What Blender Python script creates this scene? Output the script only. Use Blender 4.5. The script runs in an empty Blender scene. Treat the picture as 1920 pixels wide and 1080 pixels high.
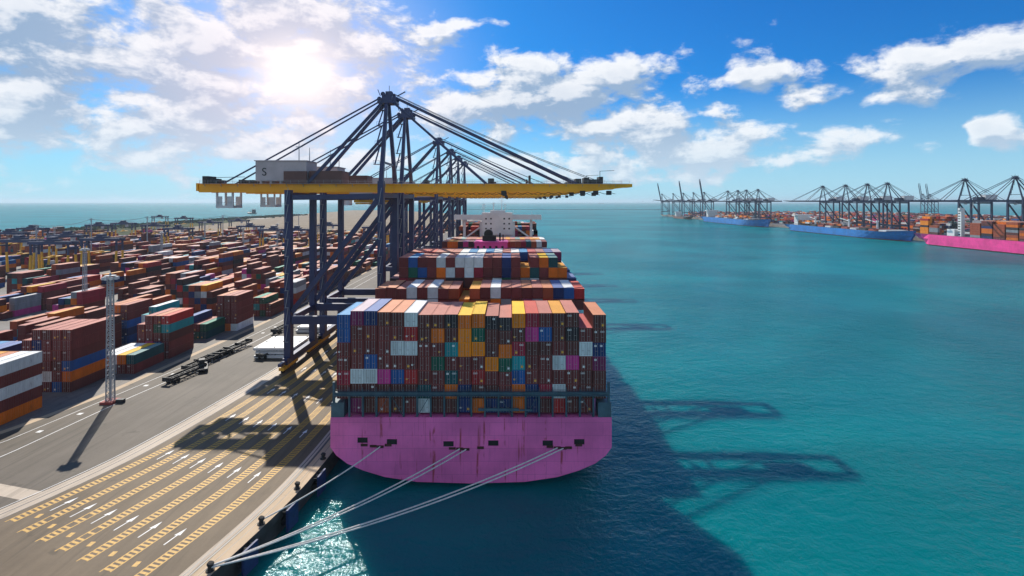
import bpy, bmesh, math, random
import numpy as np
from mathutils import Vector, Matrix
R = math.radians
random.seed(7)
C = bpy.context.scene.collection
scene = bpy.context.scene

# ------------------------------------------------------------------ camera
F = 950.0                      # focal length in pixels of a 1920 wide picture
CAMZ = 53.0
cd = bpy.data.cameras.new("camera"); cam = bpy.data.objects.new("camera", cd); C.objects.link(cam)
cam.location = (0, 0, CAMZ); cam.rotation_euler = (R(90), 0, 0)
cd.sensor_width = 36; cd.lens = 36 * F / 1920
cd.shift_x = 5 / 1920; cd.shift_y = -162 / 1920
cd.clip_start = 0.5; cd.clip_end = 90000
scene.camera = cam
scene.view_settings.view_transform = 'Standard'
scene.view_settings.look = 'None'
scene.view_settings.gamma = 1
scene.view_settings.exposure = 0.50

# ------------------------------------------------------------------ sun and sky
SUN_AZ, SUN_EL = R(-28), R(42)          # azimuth from straight ahead (+Y), negative = towards -X
sd = bpy.data.lights.new("sun", 'SUN'); sun = bpy.data.objects.new("sun", sd); C.objects.link(sun)
sd.energy = 4.0; sd.angle = R(0.5); sd.color = (1, .93, .82)
sdir = Vector((math.sin(SUN_AZ) * math.cos(SUN_EL), math.cos(SUN_AZ) * math.cos(SUN_EL), math.sin(SUN_EL)))
sun.rotation_euler = sdir.to_track_quat('Z', 'Y').to_euler()
sun.location = (-200, 300, 400)

world = bpy.data.worlds.new("World"); scene.world = world; world.use_nodes = True
wt = world.node_tree; wn = wt.nodes; wl = wt.links
for n in list(wn): wn.remove(n)
class NB:
    """tiny expression builder for node trees"""
    def __init__(s, tree): s.t = tree
    def put(s, sock, v):
        if isinstance(v, bpy.types.NodeSocket): s.t.links.new(v, sock)
        elif v is not None: sock.default_value = v
    def m(s, op, a, b=None, c=None, clamp=False):
        n = s.t.nodes.new('ShaderNodeMath'); n.operation = op; n.use_clamp = clamp
        for k, v in enumerate((a, b, c)):
            if v is not None: s.put(n.inputs[k], v)
        return n.outputs[0]
    def v(s, op, a, b=None, c=None):
        n = s.t.nodes.new('ShaderNodeVectorMath'); n.operation = op
        for k, x in enumerate((a, b, c)):
            if x is not None: s.put(n.inputs[k], x)
        return n.outputs['Value'] if op in ('LENGTH', 'DOT_PRODUCT', 'DISTANCE') else n.outputs[0]
    def xyz(s, x, y, z):
        n = s.t.nodes.new('ShaderNodeCombineXYZ')
        for k, q in enumerate((x, y, z)): s.put(n.inputs[k], q)
        return n.outputs[0]
    def sep(s, v):
        n = s.t.nodes.new('ShaderNodeSeparateXYZ'); s.put(n.inputs[0], v); return n.outputs
    def ramp(s, x, a, b, lo=0., hi=1., smooth=True):
        n = s.t.nodes.new('ShaderNodeMapRange'); n.interpolation_type = 'SMOOTHSTEP' if smooth else 'LINEAR'
        s.put(n.inputs[0], x); s.put(n.inputs[1], a); s.put(n.inputs[2], b); s.put(n.inputs[3], lo); s.put(n.inputs[4], hi)
        return n.outputs[0]
    def noise(s, vec, scale, detail=5, rough=.55, dist=0.):
        n = s.t.nodes.new('ShaderNodeTexNoise'); s.put(n.inputs['Vector'], vec)
        n.inputs['Scale'].default_value = scale; n.inputs['Detail'].default_value = detail
        n.inputs['Roughness'].default_value = rough; n.inputs['Distortion'].default_value = dist
        return n.outputs[0]
    def mix(s, f, a, b, blend='MIX'):
        n = s.t.nodes.new('ShaderNodeMix'); n.data_type = 'RGBA'; n.blend_type = blend
        s.put(n.inputs[0], f); s.put(n.inputs[6], a); s.put(n.inputs[7], b)
        return n.outputs[2]
W = NB(wt)
tc = wn.new('ShaderNodeTexCoord')
dx, dy, dz = W.sep(W.v('NORMALIZE', tc.outputs['Generated']))
az = W.m('ARCTAN2', dx, dy); el = W.m('ARCSINE', dz)
sky = wn.new('ShaderNodeTexSky'); sky.sky_type = 'NISHITA'; sky.sun_disc = False
sky.sun_elevation = SUN_EL; sky.sun_rotation = SUN_AZ
sky.air_density = 1.0; sky.dust_density = 0.6; sky.ozone_density = 2.5
def azel(px, py):
    a = (px - 955) / F; return math.atan(a), math.atan((378 - py) / math.hypot(F, px - 955))
# cumulus banks: centre and radii given as directions in the sky
BANKS = [(110,60,290,120,1.),(340,110,220,130,1.),(50,200,200,100,.95),(560,50,260,120,1.),(690,40,130,70,.85),(600,150,120,90,1.),
 (380,195,150,75,1.),(200,260,280,80,.8),(490,260,180,70,.75),(90,330,260,55,.6),(330,320,200,40,.55),(860,205,110,42,.85),(1000,180,140,65,1.),
 (1165,135,95,42,1.),(930,235,170,45,.7),(1185,258,120,48,.95),(1330,272,180,38,.85),(1100,312,280,34,.75),(1420,290,150,26,.6),(1180,225,90,30,.8),(770,60,60,16,.6),(1435,148,95,36,.85),
 (1520,188,75,26,.7),(1360,217,55,20,.65),(1720,125,120,62,.95),(1850,100,140,50,.95),(1600,267,130,28,.75),(1760,276,60,16,.6),
 (1898,248,45,30,.85),(1640,190,65,26,.6),(840,48,80,13,.6),(720,300,240,50,.5),(1480,42,40,8,.12)]
BL = []
for cx, cy, rx, ry, a in BANKS:
    if cx <= 750: a += .05; rx *= 1.05; ry *= 1.05
    if cx > 750: a = min(1.2, a + .22); rx *= 1.22; ry *= 1.2
    ca, ce = azel(cx, cy); k = math.cos(ca)
    BL.append((ca, ce, 1.22 * rx / F * k * k, 1.22 * ry / F * k, a))
for k in range(20):                     # more banks all round, outside what the photo frames
    ca = R(random.choice([-1, 1]) * random.uniform(62, 110)); ce = R(random.uniform(4, 30))
    BL.append((ca, ce, R(random.uniform(8, 18)), R(random.uniform(2.5, 6)), .9))
for ca, ce in ((118, 14), (152, 16), (175, 40), (-172, 12), (-140, 18), (-118, 34), (128, 42), (-150, 48)):   # unseen cloud banks behind the camera, added to brighten the shaded stern
    BL.append((R(ca), R(ce), R(30), R(17), 1.25))
def cloud(shift_az, shift_el):
    a = W.m('ADD', az, shift_az); e = W.m('ADD', el, shift_el)
    v = W.xyz(a, e, 0.)
    nz = wn.new('ShaderNodeTexNoise'); wl.new(v, nz.inputs['Vector']); nz.inputs['Scale'].default_value = 7.; nz.inputs['Detail'].default_value = 4.
    v = W.v('MULTIPLY_ADD', W.v('SUBTRACT', nz.outputs['Color'], (.5, .5, .5)), (.20, .085, 0.), v)
    f = None
    for ca, ce, ra, re, amp in BL:
        d = W.v('LENGTH', W.v('MULTIPLY_ADD', v, (1 / ra, 1 / re, 0), (-ca / ra, -ce / re, 0)))
        b = W.ramp(d, 0.1, 1.45, amp, 0.)
        f = b if f is None else W.m('MAXIMUM', f, b)
    n1 = W.noise(W.xyz(a, W.m('MULTIPLY', e, 1.8), 3.1), 11., 9, .62, .2)
    n2 = W.noise(W.xyz(a, W.m('MULTIPLY', e, 1.8), 8.4), 4.2, 3, .5)
    n = W.m('ADD', W.m('MULTIPLY', n1, 2.4), W.m('MULTIPLY', n2, 1.1))
    return W.m('ADD', W.m('MULTIPLY', f, 1.12), W.m('SUBTRACT', n, 2.26)), f
den, fld = cloud(0., 0.)
den_up, _ = cloud(-.012, .022)
cover = W.ramp(den, .0, .50)
light = W.ramp(W.m('SUBTRACT', den, W.m('MULTIPLY', den_up, .95)), -.20, .42)
thick = W.ramp(den, .3, 1.3)
light = W.m('SUBTRACT', light, W.m('MULTIPLY', thick, .32), clamp=True)
ccol = W.mix(light, (3.0, 4.3, 6.2, 1), (9.0, 9.2, 9.6, 1))
hs = wn.new('ShaderNodeHueSaturation'); hs.inputs['Saturation'].default_value = 1.25
wl.new(sky.outputs[0], hs.inputs['Color'])
skyc = W.mix(1., hs.outputs[0], (.12, .64, 1.08, 1), 'MULTIPLY')
hz = W.ramp(el, R(-1), R(13), .85, 0.)
skyc = W.mix(hz, skyc, (4.6, 7.5, 9.2, 1))
ccol = W.mix(W.ramp(el, R(0), R(11), .75, 0.), ccol, (6.4, 7.9, 9.0, 1))
# warm sun glow painted into the sky colour, lower than the sun lamp
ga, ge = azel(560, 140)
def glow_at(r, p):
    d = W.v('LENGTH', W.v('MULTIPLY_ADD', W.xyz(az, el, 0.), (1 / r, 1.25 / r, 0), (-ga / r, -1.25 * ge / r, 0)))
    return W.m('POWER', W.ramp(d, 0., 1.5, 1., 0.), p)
full = W.mix(cover, skyc, ccol)
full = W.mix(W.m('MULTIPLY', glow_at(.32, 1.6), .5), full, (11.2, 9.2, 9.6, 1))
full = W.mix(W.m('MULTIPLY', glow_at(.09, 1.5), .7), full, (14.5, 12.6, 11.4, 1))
bg = wn.new('ShaderNodeBackground'); bg.inputs['Strength'].default_value = 0.075
wo = wn.new('ShaderNodeOutputWorld')
wl.new(full, bg.inputs[0]); wl.new(bg.outputs[0], wo.inputs[0])
world.cycles.sampling_method = 'MANUAL'; world.cycles.sample_map_resolution = 512

# ------------------------------------------------------------------ materials
def new_mat(name):
    m = bpy.data.materials.new(name); m.use_nodes = True
    return m, NB(m.node_tree), m.node_tree.nodes['Principled BSDF']
def paint(name, col, rough=.5, vary=.18, scale=.6, stretch=(1, 1, 1), spec=.5, metal=0., dirt=None, dirt_amt=.35, rnd=0.):
    m, N, b = new_mat(name)
    t = m.node_tree.nodes.new('ShaderNodeTexCoord')
    v = N.v('MULTIPLY', t.outputs['Object'], stretch)
    n = N.noise(v, scale, 6, .6)
    c = N.mix(N.ramp(n, .3, .7), tuple(x * (1 - vary) for x in col) + (1,), tuple(min(1, x * (1 + vary)) for x in col) + (1,))
    if dirt:
        n2 = N.noise(N.v('ADD', v, (7.3, 1.1, 4.2)), scale * 2.3, 8, .7)
        c = N.mix(N.ramp(n2, .56, .74, 0., dirt_amt), c, tuple(dirt) + (1,))
    if rnd:
        oi = m.node_tree.nodes.new('ShaderNodeObjectInfo')
        c = N.mix(1., c, N.mix(oi.outputs['Random'], (1 - rnd,) * 3 + (1,), (1 + rnd,) * 3 + (1,)), 'MULTIPLY')
    N.put(b.inputs['Base Color'], c); b.inputs['Roughness'].default_value = rough
    b.inputs['Specular IOR Level'].default_value = spec; b.inputs['Metallic'].default_value = metal
    return m
COL = {  # container paints
 'maroon': (.165, .030, .028), 'brown': (.115, .029, .024), 'charcoal': (.035, .022, .026), 'red': (.42, .02, .02), 'crimson': (.32, .015, .04),
 'magenta': (.55, .035, .24), 'plum': (.2, .012, .09), 'blue': (.015, .09, .30), 'navy': (.01, .03, .13), 'white': (.60, .66, .66),
 'orange': (.70, .15, .003), 'yellow': (.92, .25, .001), 'green': (.008, .10, .06), 'teal': (.015, .30, .33), 'pine': (.01, .08, .09),
 'rust': (.36, .07, .025), 'grey': (.25, .27, .30)}
TOP = {'maroon': (.50, .20, .15), 'brown': (.52, .22, .15), 'charcoal': (.50, .25, .22), 'red': (.60, .13, .09), 'crimson': (.5, .12, .11),  # roof tones: bleached paint, with sunlit brightness also put into the colour
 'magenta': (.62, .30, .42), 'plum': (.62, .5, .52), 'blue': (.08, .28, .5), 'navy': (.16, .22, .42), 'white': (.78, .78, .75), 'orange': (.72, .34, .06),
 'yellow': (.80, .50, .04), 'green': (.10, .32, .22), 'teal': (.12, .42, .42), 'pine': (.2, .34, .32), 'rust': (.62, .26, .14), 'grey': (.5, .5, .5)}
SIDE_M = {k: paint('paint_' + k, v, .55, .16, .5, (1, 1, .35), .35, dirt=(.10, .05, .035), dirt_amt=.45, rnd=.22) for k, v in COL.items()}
TOP_M = {k: paint('bleached_sunlit_roof_' + k, v, .65, .12, .35, (1, .4, 1), .25, dirt=(.22, .12, .09), dirt_amt=.4, rnd=.10) for k, v in TOP.items()}
NAVY = paint('crane_navy_paint', (.026, .034, .098), .45, .25, .15, dirt=(.05, .03, .03))
FARNAVY = paint('far_crane_paint', (.018, .03, .07), .5, .2, .1)
GIRD = paint('girder_yellow_paint', (1.0, .40, .001), .45, .12, .1, dirt=(.3, .13, .02))
YEL = paint('safety_yellow_paint', (.75, .40, .02), .5, .15, .4)
HOUSE = paint('machinery_house_paint', (.46, .39, .39), .6, .1, .2, dirt=(.25, .16, .13))
LGREY = paint('light_grey_paint', (.55, .57, .58), .5, .1, .3)
WHITE = paint('white_paint', (.72, .72, .70), .5, .07, .2, dirt=(.4, .36, .3))
DARK = paint('dark_steel', (.025, .027, .03), .6, .3, .6)
RUBBER = paint('black_rubber', (.012, .012, .013), .8, .3, .8)
TEALSTEEL = paint('lashing_steel_paint', (.052, .105, .135), .5, .2, .6, dirt=(.06, .05, .05))
GLASS, _n, _b = new_mat('window_glass'); _b.inputs['Base Color'].default_value = (.01, .015, .02, 1); _b.inputs['Roughness'].default_value = .08
ROPE = paint('mooring_rope', (.62, .60, .56), .9, .15, 3.)
PINKCAS = paint('casing_pink_paint', (.72, .07, .34), .5, .12, .2)
STEEL = paint('galvanised_steel', (.32, .34, .36), .5, .12, .6)
# hull paint with rust runs below the deck edge and ports
def hull_paint(name, col, rusty=1.):
    m, N, b = new_mat(name)
    t = m.node_tree.nodes.new('ShaderNodeTexCoord'); o = t.outputs['Object']
    n = N.noise(o, .12, 4, .55); n3 = N.noise(N.v('MULTIPLY', o, (1.2, 1.2, .12)), 1.6, 5, .6)
    c = N.mix(N.ramp(n, .3, .7), tuple(x * .82 for x in col) + (1,), tuple(min(1, x * 1.15) for x in col) + (1,))
    c = N.mix(N.ramp(n3, .5, .75, 0., .35), c, tuple(x * .62 for x in col) + (1,))
    st = N.noise(N.v('MULTIPLY', o, (1., 1., .045)), 1.35, 3, .5)
    br = N.noise(N.v('MULTIPLY', o, (.5, .5, .28)), .8, 4, .6)
    rf = N.m('MULTIPLY', N.ramp(st, .59, .66), N.ramp(br, .40, .58))
    c = N.mix(N.m('MULTIPLY', rf, .8 * rusty), c, (.34, .035, .02, 1))
    wv = m.node_tree.nodes.new('ShaderNodeTexBrick'); N.put(wv.inputs['Vector'], N.v('MULTIPLY', N.xyz(N.sep(o)[0], N.sep(o)[2], 0.), (1, 1, 1)))
    wv.inputs['Scale'].default_value = 1.; wv.inputs['Brick Width'].default_value = 7.; wv.inputs['Row Height'].default_value = 2.4; wv.inputs['Mortar Size'].default_value = .035; wv.inputs['Bias'].default_value = 0
    wv.inputs['Color1'].default_value = (1, 1, 1, 1); wv.inputs['Color2'].default_value = (.90, .90, .92, 1); wv.inputs['Mortar'].default_value = (.72, .70, .72, 1)
    c = N.mix(1., c, wv.outputs[0], 'MULTIPLY')
    sp = N.ramp(N.noise(o, .9, 5, .7), .66, .72, 0., .8 * rusty)
    c = N.mix(sp, c, (.2, .03, .02, 1))
    N.put(b.inputs['Base Color'], c); b.inputs['Roughness'].default_value = .5
    bp = m.node_tree.nodes.new('ShaderNodeBump'); bp.inputs['Strength'].default_value = .25; bp.inputs['Distance'].default_value = .08
    N.put(bp.inputs['Height'], N.noise(N.v('MULTIPLY', o, (1, 1, .5)), .5, 2, .5)); N.put(b.inputs['Normal'], bp.outputs[0])
    return m
PINKHULL = hull_paint('pink_hull_paint', (.80, .155, .42))
FARPINK = hull_paint('hot_pink_hull_paint', (.85, .045, .28), .3)
BLUEHULL = hull_paint('blue_hull_paint', (.003, .17, .50), .2)
REDBOOT = paint('antifouling_red', (.30, .06, .04), .6, .2, .2)

# ------------------------------------------------------------------ mesh helpers
def bx(bm, x0, x1, y0, y1, z0, z1, mi=0):
    vs = [bm.verts.new(p) for p in ((x0,y0,z0),(x1,y0,z0),(x1,y1,z0),(x0,y1,z0),(x0,y0,z1),(x1,y0,z1),(x1,y1,z1),(x0,y1,z1))]
    for f in ((0,3,2,1),(4,5,6,7),(0,1,5,4),(1,2,6,5),(2,3,7,6),(3,0,4,7)):
        bm.faces.new([vs[k] for k in f]).material_index = mi
def bar(bm, p0, p1, w, h=None, w1=None, h1=None, mi=0, up=(0, 0, 1)):
    """rectangular bar from p0 to p1; w across, h upwards, tapering to w1, h1"""
    h = w if h is None else h; w1 = w if w1 is None else w1; h1 = h if h1 is None else h1
    p0, p1 = Vector(p0), Vector(p1); d = (p1 - p0).normalized(); u = Vector(up)
    if abs(d.dot(u)) > .98: u = Vector((0, 1, 0))
    s = d.cross(u).normalized(); u = s.cross(d)
    a = [p0 + s*i*w/2 + u*j*h/2 for i, j in ((-1,-1),(1,-1),(1,1),(-1,1))]
    b = [p1 + s*i*w1/2 + u*j*h1/2 for i, j in ((-1,-1),(1,-1),(1,1),(-1,1))]
    A = [bm.verts.new(p) for p in a]; B = [bm.verts.new(p) for p in b]
    fs = [bm.faces.new(A[::-1]), bm.faces.new(B)] + [bm.faces.new((A[k], A[(k+1)%4], B[(k+1)%4], B[k])) for k in range(4)]
    for f in fs: f.material_index = mi
def cyl(bm, p0, p1, r, r1=None, n=12, mi=0):
    r1 = r if r1 is None else r1
    p0, p1 = Vector(p0), Vector(p1); d = (p1 - p0).normalized()
    u = Vector((0, 0, 1)) if abs(d.z) < .9 else Vector((1, 0, 0)); s = d.cross(u).normalized(); u = s.cross(d)
    A = [bm.verts.new(p0 + (s*math.cos(t)+u*math.sin(t))*r) for t in [2*math.pi*k/n for k in range(n)]]
    B = [bm.verts.new(p1 + (s*math.cos(t)+u*math.sin(t))*r1) for t in [2*math.pi*k/n for k in range(n)]]
    fs = [bm.faces.new(A[::-1]), bm.faces.new(B)] + [bm.faces.new((A[k], A[(k+1)%n], B[(k+1)%n], B[k])) for k in range(n)]
    for f in fs: f.material_index = mi
def tube(bm, pts, r, n=6, mi=0):
    rings = []
    for k, p in enumerate(pts):
        p = Vector(p); d = (Vector(pts[min(k+1, len(pts)-1)]) - Vector(pts[max(k-1, 0)])).normalized()
        u = Vector((0, 0, 1)) if abs(d.z) < .9 else Vector((1, 0, 0)); s = d.cross(u).normalized(); u = s.cross(d)
        rings.append([bm.verts.new(p + (s*math.cos(2*math.pi*j/n)+u*math.sin(2*math.pi*j/n))*r) for j in range(n)])
    for a, b in zip(rings, rings[1:]):
        for j in range(n): bm.faces.new((a[j], a[(j+1)%n], b[(j+1)%n], b[j])).material_index = mi
def obj(name, bm, mats, parent=None, loc=None):
    if not isinstance(mats, (list, tuple)): mats = [mats]
    bmesh.ops.recalc_face_normals(bm, faces=bm.faces)
    me = bpy.data.meshes.new(name); bm.to_mesh(me); bm.free()
    for m in mats: me.materials.append(m)
    o = bpy.data.objects.new(name, me); C.objects.link(o)
    if parent is not None: o.parent = parent
    if loc is not None: o.location = loc
    return o
def tag(o, label=None, cat=None, group=None, kind=None):
    if label: o['label'] = label
    if cat: o['category'] = cat
    if group: o['group'] = group
    if kind: o['kind'] = kind
    return o
def thing(name, label, cat, loc=(0, 0, 0), rz=0., group=None):
    o = bpy.data.objects.new(name, None); C.objects.link(o)
    o.location = loc; o.rotation_euler = (0, 0, rz); o.empty_display_size = .5
    return tag(o, label, cat, group)
def copy_tree(o, parent=None):
    c = o.copy(); C.objects.link(c)
    if parent is not None: c.parent = parent
    for ch in list(o.children): copy_tree(ch, c)
    return c
def dup(o, loc, rz=None, label=None, group=None, scale=None):
    c = copy_tree(o); c.location = loc
    if rz is not None: c.rotation_euler = (0, 0, rz)
    if label: c['label'] = label
    if group: c['group'] = group
    if scale: c.scale = scale
    return c
def sheet(name, rows, mat, kind='structure'):
    """grid sheet from equally long rows of points"""
    bm = bmesh.new(); g = [[bm.verts.new(p) for p in r] for r in rows]
    for a, b in zip(g, g[1:]):
        for k in range(len(a)-1): bm.faces.new((a[k], a[k+1], b[k+1], b[k]))
    o = obj(name, bm, mat)
    for p in o.data.polygons:
        if p.normal.z < 0: p.flip()
    return tag(o, kind=kind)
ORD = ['', 'first', 'second', 'third', 'fourth', 'fifth', 'sixth', 'seventh', 'eighth', 'ninth', 'tenth', 'eleventh', 'twelfth', 'thirteenth',
 'fourteenth', 'fifteenth', 'sixteenth', 'seventeenth', 'eighteenth', 'nineteenth', 'twentieth']
def mirx(px, D): return (px - 955) / F * D

# ------------------------------------------------------------------ water
m, N, b = new_mat('sea_water'); WATER = m
t = m.node_tree.nodes.new('ShaderNodeNewGeometry'); pos = t.outputs['Position']
big = N.noise(N.v('MULTIPLY', pos, (.8, 1.3, 1)), .006, 4, .55, .6)
mid = N.noise(pos, .035, 4, .6)
col = N.mix(N.ramp(big, .36, .66), (.000, .106, .114, 1), (.000, .185, .192, 1))
col = N.mix(N.ramp(mid, .35, .7, 0., .45), col, (.0, .128, .148, 1))
N.put(b.inputs['Base Color'], col)
b.inputs['Roughness'].default_value = .13; b.inputs['Specular IOR Level'].default_value = .24; b.inputs['IOR'].default_value = 1.333
h1 = N.noise(N.v('MULTIPLY', pos, (1., 1.5, 1)), .22, 4, .6, .4)
h2 = N.noise(N.v('MULTIPLY', pos, (1.3, 1., 1)), .95, 5, .62, .5)
h3 = N.noise(pos, .045, 3, .5, .3)
hh = N.m('ADD', N.m('MULTIPLY', h1, .6), N.m('ADD', N.m('MULTIPLY', h2, .24), N.m('MULTIPLY', h3, 1.2)))
bp = m.node_tree.nodes.new('ShaderNodeBump'); N.put(bp.inputs['Strength'], N.ramp(N.noise(N.v('MULTIPLY', pos, (1, .45, 1)), .016, 4, .6, .8), .32, .68, .55, 1.)); bp.inputs['Distance'].default_value = 1.
N.put(bp.inputs['Height'], hh); N.put(b.inputs['Normal'], bp.outputs[0])
# the body of the water scatters light under the surface; the wavy surface mirrors only part of the sky
b.subsurface_method = 'BURLEY'; b.inputs['Subsurface Weight'].default_value = 1.; b.inputs['Subsurface Radius'].default_value = (.7, 1., 1.); b.inputs['Subsurface Scale'].default_value = 5.
b.inputs['Specular IOR Level'].default_value = 0.; b.inputs['Roughness'].default_value = 1.
gl = m.node_tree.nodes.new('ShaderNodeBsdfGlossy'); gl.inputs['Roughness'].default_value = .13; gl.inputs['Color'].default_value = (.74, .93, 1., 1); N.put(gl.inputs['Normal'], bp.outputs[0])
fr = m.node_tree.nodes.new('ShaderNodeFresnel'); fr.inputs['IOR'].default_value = 1.333; N.put(fr.inputs['Normal'], bp.outputs[0])
mx = m.node_tree.nodes.new('ShaderNodeMixShader'); N.put(mx.inputs[0], N.m('MINIMUM', N.m('MULTIPLY', fr.outputs[0], .85), .30))
m.node_tree.links.new(b.outputs[0], mx.inputs[1]); m.node_tree.links.new(gl.outputs[0], mx.inputs[2])
m.node_tree.links.new(mx.outputs[0], m.node_tree.nodes['Material Output'].inputs['Surface'])
S = 32000.
bm = bmesh.new(); q = [bm.verts.new(p) for p in ((-S, -S, 0), (S, -S, 0), (S, S, 0), (-S, S, 0))]; bm.faces.new(q)
tag(obj('harbour_water', bm, WATER), kind='structure')

# ------------------------------------------------------------------ quay: plan curves, as X against distance along the quay
TD = [-60, 40, 60, 66, 79, 90, 108, 150, 3000]
TAB = {'edge': [-46, -43, -40.6, -39.4, -36.3, -34.9, -34.3, -34.3, -34.3],
       'band': [-120, -98, -88, -85, -80, -74.5, -71, -66, -66],
       'l0': [-112, -92, -83, -80.5, -76.3, -71, -66, -61.5, -61.5],
       'l6': [-62, -55, -50.2, -48.3, -44.9, -42.6, -41.2, -40.4, -40.4]}
def qx(k, D):
    return sum(np.interp(D + d, TD, TAB[k]) for d in (-9, -6, -3, 0, 3, 6, 9)) / 7
def lane(s, D):                     # s = 0..6 across the seven hatched strips
    return qx('l0', D) + (qx('l6', D) - qx('l0', D)) * s / 6
def yard_line(D): return float(np.interp(D, [-60, 60, 111, 128, 200, 3000], [-150, -122, -106.8, -103, -99.5, -99.5]))
QZ = 4.0
def ground_mat(name, a, bcol, rough, spec=.35, streak=(1, .12, 1), crack=0.):
    m, N, b = new_mat(name)
    t = m.node_tree.nodes.new('ShaderNodeNewGeometry'); p = t.outputs['Position']
    n = N.noise(p, .05, 6, .6); n2 = N.noise(N.v('MULTIPLY', p, streak), .55, 5, .65); n3 = N.noise(p, 2.2, 3, .6)
    f = N.m('ADD', N.m('MULTIPLY', n, .55), N.m('ADD', N.m('MULTIPLY', n2, .35), N.m('MULTIPLY', n3, .1)))
    c = N.mix(N.ramp(f, .36, .64), a + (1,), bcol + (1,))
    n4 = N.noise(N.v('MULTIPLY', p, (1, .35, 1)), .16, 6, .7)
    c = N.mix(N.ramp(n4, .60, .72, 0., .4), c, tuple(x * .5 for x in a) + (1,))
    n5 = N.noise(N.v('MULTIPLY', p, (1, .035, 1)), 1.1, 4, .6)
    c = N.mix(N.ramp(n5, .52, .68, 0., .38), c, tuple(x * .45 for x in a) + (1,))
    n6 = N.noise(p, .33, 3, .5); c = N.mix(N.ramp(n6, .66, .74, 0., .5), c, tuple(x * .4 for x in a) + (1,))
    N.put(b.inputs['Base Color'], c); b.inputs['Roughness'].default_value = rough; b.inputs['Specular IOR Level'].default_value = spec
    bpn = m.node_tree.nodes.new('ShaderNodeBump'); bpn.inputs['Strength'].default_value = .3; bpn.inputs['Distance'].default_value = .05
    N.put(bpn.inputs['Height'], n3); N.put(b.inputs['Normal'], bpn.outputs[0])
    return m
ASPH = ground_mat('asphalt', (.085, .068, .049), (.130, .106, .080), .62, .16)
APRON = ground_mat('apron_paving', (.108, .076, .044), (.165, .120, .073), .62, .16)
YARDG = ground_mat('yard_paving', (.13, .115, .10), (.20, .18, .16), .65, .2, streak=(1, 1, 1))
CONC = ground_mat('pale_concrete', (.40, .32, .24), (.52, .43, .33), .65, .2)
KERB = ground_mat('cream_concrete', (.42, .30, .18), (.54, .40, .26), .65, .2)
SAND = ground_mat('sandy_ground', (.20, .15, .10), (.30, .24, .17), .9, .1, (1, 1, 1))
WHITEP = paint('white_road_paint', (.70, .69, .66), .6, .12, 1.2, dirt=(.2, .19, .17), dirt_amt=.5)
YELP = paint('yellow_road_paint', (.50, .26, .008), .6, .25, 2.5, dirt=(.12, .09, .04), dirt_amt=.35)
RAILM = paint('rail_steel', (.04, .038, .036), .5, .3, .8)
Ds = [-60] + list(range(-40, 240, 4)) + [260, 300, 350, 420, 500, 600, 740, 900, 1200, 1500]
def rows(fs, z): return [[(f(D) if callable(f) else f, D, z) for f in fs] for D in Ds]
far_left = lambda D: -760. if D < 740 else -760 - (D - 740) * .06
E = lambda D: qx('edge', D)
BD = lambda D: qx('band', D) - .0
sheet('yard_ground', rows([lambda D: yard_line(D), far_left], QZ), YARDG)
sheet('service_road', rows([lambda D: BD(D), yard_line], QZ), ASPH)
sheet('quay_apron', rows([lambda D: E(D), lambda D: BD(D)], QZ), APRON)
sheet('crane_rail_beam_landside', rows([lambda D: BD(D) + 1.5, lambda D: BD(D) - 1.9], QZ + .004), CONC)
sheet('quay_coping', rows([lambda D: E(D), lambda D: E(D) - 2.5], QZ + .004), KERB)
sheet('crane_rail_beam_waterside', rows([lambda D: E(D) - 2.95, lambda D: E(D) - 4.1], QZ + .004), CONC)
sheet('yard_kerb_strip', rows([lambda D: yard_line(D) + .9, lambda D: yard_line(D) - .9], QZ + .004), KERB)
# crane rails and the cable slot, set into the beams
bm = bmesh.new()
for f, w in ((lambda D: E(D) - 2.72, .13), (lambda D: E(D) - 3.5, .10), (lambda D: E(D) - 1.5, .05), (lambda D: BD(D) - .1, .12), (lambda D: BD(D) + 1.62, .07), (lambda D: BD(D)-1.1, .04)):
    for a, c in zip(Ds, Ds[1:]):
        if c > 620: continue
        vs = [bm.verts.new(p) for p in ((f(a)-w, a, QZ+.009), (f(a)+w, a, QZ+.009), (f(c)+w, c, QZ+.009), (f(c)-w, c, QZ+.009))]
        bm.faces.new(vs)
tag(obj('crane_rails', bm, RAILM), kind='structure')
# cross strip meeting the rail beam at the near corner
bm = bmesh.new()
P = [(-80.3, 83.2), (-78.9, 85.6), (-126, 97.6), (-127, 95.0)]
bm.faces.new([bm.verts.new((x, y, QZ + .006)) for x, y in P])
tag(obj('pale_cross_strip', bm, CONC), kind='structure')
# painted markings
def strip(bm, f, D0, D1, w, z=QZ + .008, step=4.):
    n = max(1, int((D1 - D0) / step)); prev = None
    for k in range(n + 1):
        D = D0 + (D1 - D0) * k / n
        cur = [bm.verts.new((f(D) - w/2, D, z)), bm.verts.new((f(D) + w/2, D, z))]
        if prev: bm.faces.new((prev[0], prev[1], cur[1], cur[0]))
        prev = cur
bm = bmesh.new()
starts = [77.5, 75, 73, 71, 69, 67, 65]
rr = random.Random(3)
for s in range(7):
    hw = .72
    for e in (-hw, hw):
        strip(bm, lambda D: lane(s, D) + e, starts[s], 420, .2)
    D = starts[s] + .3
    while D < 330:
        x = lane(s, D); x2 = lane(s, D + .36); d2 = D + .36; g = (x2 - x) / .36 * hw
        if rr.random() > (.10 if D < starts[s] + 6 and 0 < s < 5 else .0):
            bm.faces.new([bm.verts.new(p) for p in ((x-hw, D+g, QZ+.012), (x+hw, D-g, QZ+.012), (x2+hw, d2-g, QZ+.012), (x2-hw, d2+g, QZ+.012))])
        D += .68
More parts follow.
